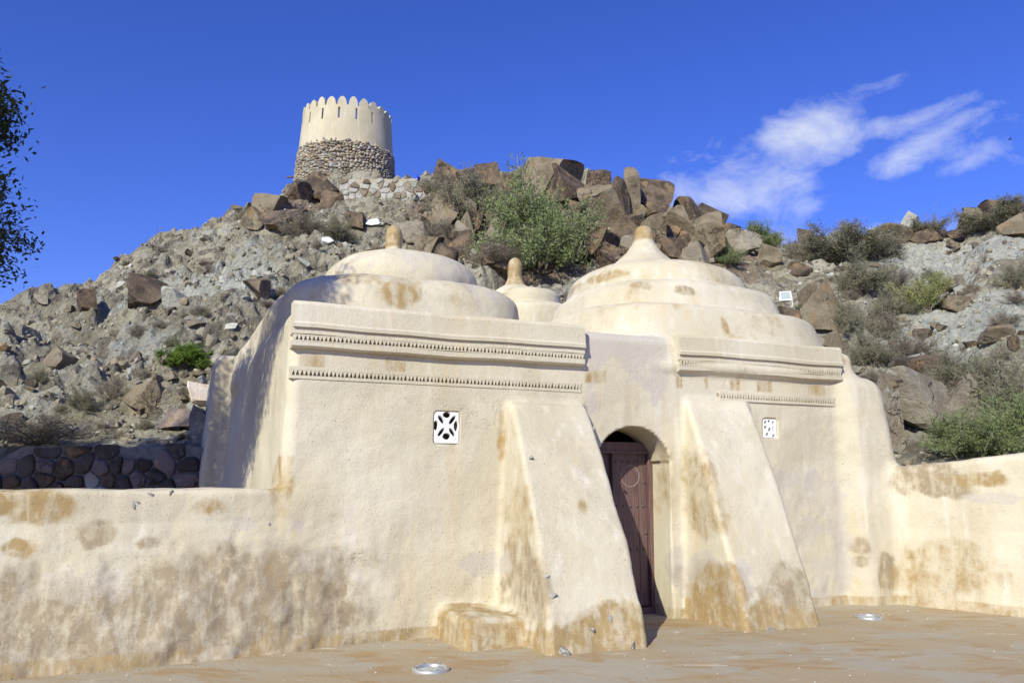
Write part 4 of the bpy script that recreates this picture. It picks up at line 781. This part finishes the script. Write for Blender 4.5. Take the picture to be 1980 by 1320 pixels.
# dry stone terrace wall beside the tower and the shaded stone wall in the yard: every stone its own piece
def clip_poly(poly, p, n):
    """keep the side of the polygon where (q - p) . n <= 0"""
    out = []
    for i2 in range(len(poly)):
        a, b = poly[i2], poly[(i2 + 1) % len(poly)]; da, db = np.dot(a - p, n), np.dot(b - p, n)
        if da <= 0: out.append(a)
        if (da < 0) != (db < 0) and abs(da - db) > 1e-9: out.append(a + (b - a) * (da / (da - db)))
    return out
def stone_wall(name, label, P0, P1, zb, topf, thick, rowh, wmean, mats, gap=.012, mort='mortar'):
    P0, P1 = np.array(P0, float), np.array(P1, float); Lw = np.linalg.norm(P1 - P0); d = (P1 - P0) / Lw; nrm = np.array([d[1], -d[0]])
    root = tag(empty(name, (*(P0 + P1) / 2, zb)), label, 'wall'); m = MB(); seg = 40
    for i2 in range(seg + 1):
        s = Lw * i2 / seg; p = P0 + d * s; t = topf(s / Lw) - .03
        for (o_, zz) in ((.0, zb - .3), (.0, t), (thick, t), (thick, zb - .3)): q = p - nrm * o_; m.v.append((q[0], q[1], zz))
    for i2 in range(seg):
        for j in range(4): m.f.append([i2 * 4 + j, i2 * 4 + (j + 1) % 4, (i2 + 1) * 4 + (j + 1) % 4, (i2 + 1) * 4 + j])
    m.f += [[0, 1, 2, 3], [seg * 4 + 3, seg * 4 + 2, seg * 4 + 1, seg * 4]]; m.build('mortar_core', M[mort], root)
    seeds = []; H = max(topf(t) for t in np.linspace(0, 1, 30)) - zb; nr = max(2, int(H / rowh))
    for r_ in range(nr):
        s = random.uniform(0, wmean)
        while s < Lw:
            seeds.append((s, (r_ + .5 + random.uniform(-.34, .34)) * H / nr)); s += wmean * random.choice([.5, .75, 1, 1, 1.3, 1.7])
    S_ = np.array(seeds)
    for k, c in enumerate(S_):
        dist = np.hypot((S_[:, 0] - c[0]) * .8, S_[:, 1] - c[1]); nb = np.argsort(dist)[1:16]; t = topf(min(max(c[0] / Lw, 0), 1)) - zb + random.uniform(-.03, .02)
        if c[1] > t - .04: continue
        poly = [np.array(q) for q in ((max(0, c[0] - .8), 0), (min(Lw, c[0] + .8), 0), (min(Lw, c[0] + .8), t), (max(0, c[0] - .8), t))]
        for j in nb:
            n = S_[j] - c; poly = clip_poly(poly, (S_[j] + c) / 2, n / np.linalg.norm(n))
            if len(poly) < 3: break
        if len(poly) < 3: continue
        ch = []                                              # cut the corners once, so that each stone is a worn polygon
        for i2 in range(len(poly)):
            a, b = poly[i2], poly[(i2 + 1) % len(poly)]; f = random.uniform(.12, .24); ch += [a + (b - a) * f, b + (a - b) * f]
        ch = np.array(ch); ctr = ch.mean(0); sz_ = np.ptp(ch, axis=0).min()
        if sz_ < .05: continue
        sh = max(.5, 1 - 2 * gap / sz_); N_ = len(ch); m = MB(); pro = random.uniform(.03, .10)
        for (sc, o_) in ((1.0, -.06), (1.0, pro * .4), (.93, pro * .8), (.70, pro)):
            for q in ch: p2 = ctr + (q - ctr) * sh * sc; p = P0 + d * p2[0] + nrm * (o_ + random.uniform(-.006, .006)); m.v.append((p[0], p[1], zb + p2[1]))
        for j in range(3):
            for i2 in range(N_): m.f.append([j * N_ + i2, j * N_ + (i2 + 1) % N_, (j + 1) * N_ + (i2 + 1) % N_, (j + 1) * N_ + i2])
        m.f += [[3 * N_ + i2 for i2 in range(N_)], [i2 for i2 in range(N_)][::-1]]; m.build('stone', M[random.choice(mats)], root, False)
    return root
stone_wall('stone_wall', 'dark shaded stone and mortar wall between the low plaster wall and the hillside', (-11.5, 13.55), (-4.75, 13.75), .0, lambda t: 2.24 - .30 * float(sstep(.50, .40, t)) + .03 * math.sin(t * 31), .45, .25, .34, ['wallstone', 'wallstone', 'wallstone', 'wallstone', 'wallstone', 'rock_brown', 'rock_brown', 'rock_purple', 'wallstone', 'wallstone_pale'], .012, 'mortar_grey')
stone_wall('terrace_wall', 'pale dry stone terrace wall below the watchtower', (-9.75, 43.2), (-4.7, 42.7), 16.3, lambda t: 18.55 - .15 * t - 1.0 * float(sstep(.85, 1, t)), .5, .30, .44, ['wallstone_pale', 'wallstone_pale', 'rock_tan', 'rock_grey', 'rock_pale'], .015)

# ---------------------------------------------------------------- bushes and trees
def leaves(c, size, lw, r_):
    n = len(c); u_ = r_.normal(size=(n, 3)); u_ /= np.linalg.norm(u_, axis=1)[:, None]; w_ = np.cross(u_, r_.normal(size=(n, 3))); w_ /= np.linalg.norm(w_, axis=1)[:, None] + 1e-6
    sz_ = (size * r_.uniform(.6, 1.3, n))[:, None]; return np.stack([c - u_ * sz_, c + w_ * sz_ * lw, c + u_ * sz_, c - w_ * sz_ * lw], 1).reshape(-1, 3), np.arange(4 * n).reshape(-1, 4)
def bush_proto(name, seed, spread, height, nst, ntw, nlf, leaf, lm, flat_top=0.0, lw=.35, droop=0.0):
    r_ = np.random.default_rng(seed); st = MB(); TW = []
    for i2 in range(nst):
        a = r_.uniform(0, 6.283); el = r_.uniform(.25, 1.4) if not flat_top else r_.uniform(.7, 1.2); L_ = r_.uniform(.6, 1.0); p = np.array([r_.normal(0, .05), r_.normal(0, .05), -.1]); dirv = np.array([math.cos(a) * math.cos(el) * spread, math.sin(a) * math.cos(el) * spread, math.sin(el) * height]); pts = [p]
        for k in range(4): dirv = dirv + r_.normal(0, .10, 3) - np.array([0, 0, droop]); p = p + dirv * L_ / 4; pts.append(p)
        st.tube(pts, [.014, .011, .008, .006, .003], 4)
        for k in range(ntw):
            f = r_.uniform(.3, 1.0) ** .7; j = min(int(f * 4), 3); b = pts[j] + (pts[j + 1] - pts[j]) * (f * 4 - j); dv_ = dirv / np.linalg.norm(dirv) * .6 + r_.normal(0, .6, 3); dv_[2] = dv_[2] * .6 + .15; dv_ /= np.linalg.norm(dv_); tl = r_.uniform(.12, .30); e = b + dv_ * tl
            if flat_top: e[2] = min(e[2], height * (flat_top + r_.normal(0, .04)))
            if k % 3 == 0: st.tube([b, e], [.006, .003], 3)
            TW.append((b, e))
    TB = np.repeat(np.array([t[0] for t in TW]), nlf, 0); TE = np.repeat(np.array([t[1] for t in TW]), nlf, 0); LV, LF = leaves(TB + (TE - TB) * r_.uniform(.1, 1.1, (len(TB), 1)) + r_.normal(0, .025, TB.shape), leaf, lw, r_)
    hx = np.percentile(np.abs(LV[:, :2]), 98); hz_ = np.percentile(LV[:, 2], 98.5); k3 = np.array([1 / hx, 1 / hx, 1 / hz_]); LV = LV * k3; st.v = [tuple(np.array(v) * k3) for v in st.v]
    stem = bpy.data.meshes.new('stem'); stem.from_pydata(st.v, [], st.f); stem.update(); stem.materials.append(M['twig'])
    o = mesh_np('foliage', LV, LF, M[lm], None, False); fo = o.data; bpy.data.objects.remove(o); return stem, fo
BP = {'green': [bush_proto('g', 11 + k, .75, .95, 46, 34, 18, .021, 'leaf_green', lw=.28) for k in range(2)], 'olive': [bush_proto('o', 21 + k, .9, .75, 40, 32, 16, .021, 'leaf_olive', lw=.26) for k in range(2)],
      'dry': [bush_proto('d', 31 + k, .85, .8, 46, 30, 10, .024, 'leaf_dry', lw=.14) for k in range(2)], 'bright': [bush_proto('b', 41, .8, .65, 50, 30, 14, .032, 'leaf_bright')], 'acacia': [bush_proto('a', 51, 1.0, .8, 26, 60, 18, .02, 'leaf_olive', .82, lw=.28)],
      'yellow': [bush_proto('y', 61, .95, .75, 26, 44, 16, .024, 'leaf_yellow', .85)], 'grass': [bush_proto('s', 71, .7, .9, 40, 4, 3, .03, 'straw', lw=.12)], 'sparse': [bush_proto('n', 81, .95, .9, 9, 9, 5, .028, 'leaf_olive', .9)]}
def bush(px, py, w, h, kind, label, group=None, cat='bush', name='bush', depth=None):
    """px,py foot in the photo; w,h photo pixels"""
    c = hit(px, py) if depth is None else at_depth(px, py, depth)
    if c is None: return
    t = np.linalg.norm(c - CAM); sx = w / F_PX * t / 2; sz_ = h / F_PX * t; st, fo = random.choice(BP[kind]); root = empty(name, (c[0], c[1] + sx * .2, ground_at(c[0], c[1] + sx * .2) - .04 * sz_ if depth is None else c[2])); tag(root, label, cat, group)
    root.scale = (sx, sx, sz_); root.rotation_euler = (0, 0, random.uniform(0, 6))
    for nm, me in (('stem', st), ('foliage', fo)): o = bpy.data.objects.new(nm, me); COL.objects.link(o); o.parent = root
for a in [(1040, 540, 225, 165, 'green', 'big round green bush on the crest between the two large domes'), (895, 440, 165, 90, 'olive', 'wide olive bush left of the big green one'), (850, 480, 80, 44, 'dry', 'dry brown scrub below the olive bush'), (585, 450, 90, 48, 'dry', 'dry twiggy bush below the watchtower'), (652, 465, 66, 46, 'olive', 'small olive bush beside the bright white stone'),
          (348, 728, 78, 32, 'bright', 'vivid green low bush left of the mosque'), (295, 492, 56, 36, 'sparse', 'lone thin bush on the left skyline'), (215, 775, 60, 40, 'dry', 'grey dry bush left of the split boulder'), (155, 800, 60, 36, 'olive', 'faint green scrub in front of the left scree'), (60, 862, 230, 46, 'dry', 'dark tangle of dry twigs above the stone wall'),
          (290, 800, 90, 34, 'grass', 'straw yellow grass at the foot of the split boulder'), (335, 832, 34, 24, 'grass', 'straw tuft beside the purplish boulder'), (1660, 505, 190, 66, 'acacia', 'spreading grey acacia on the right slope'), (1600, 505, 110, 44, 'dry', 'dry bush left of the spreading acacia'), (1680, 570, 130, 70, 'olive', 'olive bush below the spreading acacia'), (1795, 608, 105, 74, 'yellow', 'yellow green flat topped bush on the white scree'),
          (1640, 640, 90, 70, 'olive', 'olive bush right of the rounded boulder'), (1715, 660, 100, 66, 'dry', 'grey dry bush in the gully'), (1690, 715, 100, 74, 'olive', 'olive bush above the corner pier'), (1770, 700, 100, 56, 'dry', 'dry scrub at the foot of the white scree'), (1860, 740, 130, 66, 'olive', 'broad olive bush below the white scree'), (1945, 800, 160, 110, 'olive', 'large olive bush at the end of the courtyard wall'), (1890, 880, 160, 70, 'green', 'green bush just behind the courtyard wall'),
          (1960, 900, 160, 120, 'green', 'green bush rising over the far end of the courtyard wall'), (1970, 560, 70, 56, 'olive', 'dark green bush high on the white scree'), (1950, 640, 70, 30, 'dry', 'shadowed scrub on the white scree'), (1470, 480, 80, 40, 'green', 'small green scrub among the crest boulders'), (1410, 515, 60, 34, 'green', 'green tuft behind the largest dome'), (1640, 470, 60, 34, 'dry', 'dry scrub on the right skyline'),
          (1785, 455, 90, 38, 'acacia', 'flat acacia on the right skyline'), (1945, 440, 130, 46, 'acacia', 'wide flat acacia on the right skyline'), (1800, 455, 36, 64, 'sparse', 'thin upright sapling on the right skyline'), (1350, 420, 40, 24, 'dry', 'dry tuft on the crest skyline'), (830, 372, 44, 26, 'dry', 'dry twigs beside the blue bag'), (470, 425, 36, 26, 'dry', 'small dry tuft on the left skyline'), (960, 560, 110, 40, 'dry', 'dark twiggy undergrowth behind the small rear dome'),
          (1560, 500, 90, 46, 'dry', 'pale dry scrub above the white floodlight'), (1740, 560, 90, 50, 'dry', 'dry scrub between acacia and white scree'), (1730, 620, 90, 56, 'olive', 'low olive scrub in the gully'), (1810, 800, 90, 60, 'dry', 'dry scrub on the cleft boulder')]:
    bush(a[0], a[1], a[2] * (.86 if a[0] > 1590 else 1), a[3] * (.82 if a[0] > 1590 else 1), *a[4:])
scr = 0
while scr < 60:
    px, py = random.choice([random.uniform(0, 620), random.uniform(1420, 1980)]), random.uniform(470, 850); c = hit(px, py)
    if c is None: continue
    w = random.uniform(14, 34); kd = random.choice(['dry', 'dry', 'olive', 'grass']); where = ('in the lower scree behind the stone wall' if py > 640 else 'on the bare slope left of the mosque' if px < 420 else 'on the slope below the watchtower') if px < 700 else ('on the slope of white scree and scrub' if py > 560 else 'near the right skyline acacias')
    bush(px, py, w, w * .6, kd, ('wider ' if w > 25 else 'tiny ') + {'dry': 'grey dry twiggy', 'olive': 'olive leafy', 'grass': 'straw coloured'}[kd] + ' tuft ' + where, 'small tufts on the hillside', 'tuft', 'tuft'); scr += 1

# tree at the left: only the edge of its crown reaches into view, its shade falls on the stone wall and the mosque's flank
def big_tree(name, label, base, lobes, nleaf, seed, leaf=.05):
    r_ = np.random.default_rng(seed); root = tag(empty(name, base), label, 'tree'); base = np.array(base, float); tk = MB(); fork = base + [.15, .1, 2.2]
    tk.tube([base + [0, 0, -.3], base + [.05, .02, 1.0], fork], [.27, .22, .19], 9); br = MB(); LC = []
    for (cx, cy, cz, rx, ry, rz, wt) in lobes:
        c = np.array([cx, cy, cz]); R3 = np.array([rx, ry, rz]); mid = (fork + c) / 2 + [0, 0, .35]; br.tube([fork, mid, c], [.11, .075, .035], 6)
        ncl = max(6, int(nleaf * wt / 46))
        for k in range(ncl):
            q = r_.normal(size=3); q /= np.linalg.norm(q); q = q * r_.uniform(.25, 1.0) ** .5; e = c + q * R3; b = c + q * R3 * .25 + r_.normal(0, .08, 3); tw = e - b; br.tube([b, (b + e) / 2 + r_.normal(0, .05, 3), e], [.016, .010, .004], 3)
            LC.append(b + tw * r_.uniform(.35, 1.08, (46, 1)) + r_.normal(0, .09, (46, 3)) - np.abs(r_.normal(0, .06, (46, 1))) * [0, 0, 1])
    LV, LF = leaves(np.concatenate(LC), leaf, .42, r_)
    tk.build('trunk', M['bark'], root, True); br.build('branches', M['bark'], root, True); mesh_np('crown', LV, LF, M['leaf_tree'], root, False)
big_tree('shade_tree', 'leafy dark green tree whose branches hang in beside the low plaster wall', (-9.2, 7.2, 0),
         [(-6.3, 8.1, 5.8, .95, 1.1, .55, 1.1), (-6.4, 8.2, 5.3, .9, 1.1, .45, .9), (-6.2, 8.0, 4.8, .85, 1.0, .38, .5), (-8.6, 7.0, 6.0, 1.8, 2.0, 1.5, 2.4), (-10.2, 8.0, 5.4, 1.8, 2.0, 1.4, 2.6), (-7.7, 9.8, 4.9, 1.5, 1.5, .9, 2.2), (-8.8, 9.4, 4.5, 1.5, 1.5, 1.0, 1.8), (-10.6, 9.8, 4.2, 1.7, 1.5, 1.0, 2.2), (-7.0, 5.2, 6.4, 1.3, 1.6, 1.1, 1.1), (-5.9, 4.2, 7.2, 1.0, 1.2, .8, .6), (-6.0, 5.7, 5.9, .9, 1.2, .8, .75), (-6.8, 7.1, 5.4, .9, .9, .7, .75), (-7.8, 9.0, 6.7, 1.05, 1.2, .8, .8), (-7.0, 7.3, 6.8, .95, 1.1, .7, .75), (-8.6, 7.6, 7.6, 1.2, 1.2, .7, .8), (-6.2, 5.4, 7.0, .85, 1.0, .6, .7), (-4.6, 5.0, 7.0, .7, .8, .55, .8), (-5.0, 4.3, 7.4, .9, 1.2, .7, 1.1), (-6.2, 6.8, 4.6, .8, .9, .5, .8), (-12.0, 7.0, 5.6, 1.6, 1.8, 1.3, 2.0), (-9.6, 5.2, 6.6, 1.7, 1.7, 1.2, 1.8)], 5600, 5, .04)

# ---------------------------------------------------------------- small things
def floodlight(px, py, size, label, yaw, tilt, mat='white_paint', sink=0.0):
    c = hit(px, py); root = tag(empty('floodlight', (c[0], c[1], c[2])), label, 'floodlight'); s = size
    root.rotation_euler = (tilt, 0, yaw); z0 = s * .30
    m = MB(); a, b = s * .5, s * .46                        # housing tapers to the back
    m.add([(-a, -.1 * s, z0), (a, -.1 * s, z0), (a, -.1 * s, z0 + 2 * b), (-a, -.1 * s, z0 + 2 * b), (-a * .7, .3 * s, z0 + .2 * b), (a * .7, .3 * s, z0 + .2 * b), (a * .7, .3 * s, z0 + 1.8 * b), (-a * .7, .3 * s, z0 + 1.8 * b)], [(0, 1, 5, 4), (1, 2, 6, 5), (2, 3, 7, 6), (3, 0, 4, 7), (4, 5, 6, 7), (3, 2, 1, 0)])
    def child(mm, nm, mt, bev=0):
        o = mm.build(nm, M[mt], None, bevel=bev); o.parent = root; return o
    child(m, 'housing', mat, s * .03); m = MB(); f = .11 * s
    m.box((-a, -.16 * s, z0), (a, -.1 * s - .002, z0 + f)); m.box((-a, -.16 * s, z0 + 2 * b - f), (a, -.1 * s - .002, z0 + 2 * b)); m.box((-a, -.16 * s, z0 + f), (-a + f, -.1 * s - .002, z0 + 2 * b - f)); m.box((a - f, -.16 * s, z0 + f), (a, -.1 * s - .002, z0 + 2 * b - f)); child(m, 'front_frame', mat)
    m = MB(); m.box((-a + f, -.125 * s, z0 + f), (a - f, -.105 * s, z0 + 2 * b - f)); child(m, 'glass', 'lamp_glass')
    m = MB(); m.box((-a - .06 * s, -.03 * s, -.3 * s), (-a - .01 * s, .08 * s, z0 + b)); m.box((a + .01 * s, -.03 * s, -.3 * s), (a + .06 * s, .08 * s, z0 + b)); m.box((-a - .01 * s, -.03 * s, -.3 * s), (a + .01 * s, .08 * s, -.24 * s)); child(m, 'bracket', mat)
floodlight(1520, 588, .40, 'white floodlight with a glass front, standing among boulders behind the largest dome', -.25, -.25)
floodlight(512, 382, .40, 'white floodlight on the ridge left of the watchtower', .9, .1)
floodlight(787, 357, .30, 'small black floodlight by the terrace wall right of the watchtower', .2, 0, 'black_paint')
def bag(px, py, w, h, mt, label, seed, up=.0):
    c = hit(px, py); t = np.linalg.norm(c - CAM); me = rock_mesh('crumpled_bag', seed, 2, 8); v = np.array([q.co for q in me.vertices]); v *= (1 + .28 * np.stack([pnoise(v * 3.1 + seed + k * 7) for k in range(3)], 1))
    for q, x in zip(me.vertices, v): q.co = x
    me.materials.append(M[mt]); o = place(me, 'plastic_bag', (c[0], c[1], c[2] + h / F_PX * t * (.4 + up)), (w / F_PX * t / 2, w / F_PX * t / 2.5, h / F_PX * t / 2), (.2, .3, 1)); tag(o, label, 'bag')
bag(805, 356, 12, 20, 'blue_bag', 'crumpled blue plastic bag caught on twigs by the terrace wall', 5); bag(822, 372, 12, 12, 'red_bag', 'crumpled orange red plastic bag on the rocks right of the terrace wall', 9)
def uplight(px, py, r, label):
    rr_ = ray(px, py); t = -CAM[2] / rr_[2]; c = CAM + rr_ * t; c[2] = .012 * 0; root = tag(empty('ground_light', c), label, 'ground light')
    m = MB(); m.lathe([(r * 1.0, -.03), (r * 1.0, .020), (r * .97, .026), (r * .80, .028), (r * .76, .018), (r * .76, -.03)], c, 32); m.build('steel_ring', M['steel'], root, True)
    m = MB(); m.lathe([(r * .755, -.02), (r * .755, .014), (r * .4, .019), (r * .05, .02)], c, 28); m.build('glass', M['lamp_glass'], root, True)
    m = MB()
    for k in range(6): a = k * math.pi / 3; m.lathe([(.008, .02), (.008, .031), (.003, .033)], c + np.array([math.cos(a) * r * .88, math.sin(a) * r * .88, 0]), 6)
    m.build('ring_screws', M['iron'], root)
uplight(833, 1295, .165, 'round steel ringed light sunk in the floor before the bench'); uplight(1680, 1194, .165, 'round steel ringed light sunk in the floor near the right courtyard wall')
c = at_depth(1952, 270, 60); m = MB(); m.tube([c + [-.14, 0, 0], c + [-.05, 0, .02], c + [.08, 0, .02], c + [.16, 0, .0]], [.01, .05, .04, .01], 6)
m.add([c + [-.02, 0, .03], c + [.06, 0, .03], c + [.02, -.28, .10], c + [-.03, -.26, .10]], [(0, 1, 2, 3)]); m.add([c + [-.02, 0, .03], c + [.06, 0, .03], c + [.02, .28, .10], c + [-.03, .26, .10]], [(3, 2, 1, 0)])
tag(m.build('bird', M['black_paint']), 'tiny dark bird flying against the blue sky', 'bird')
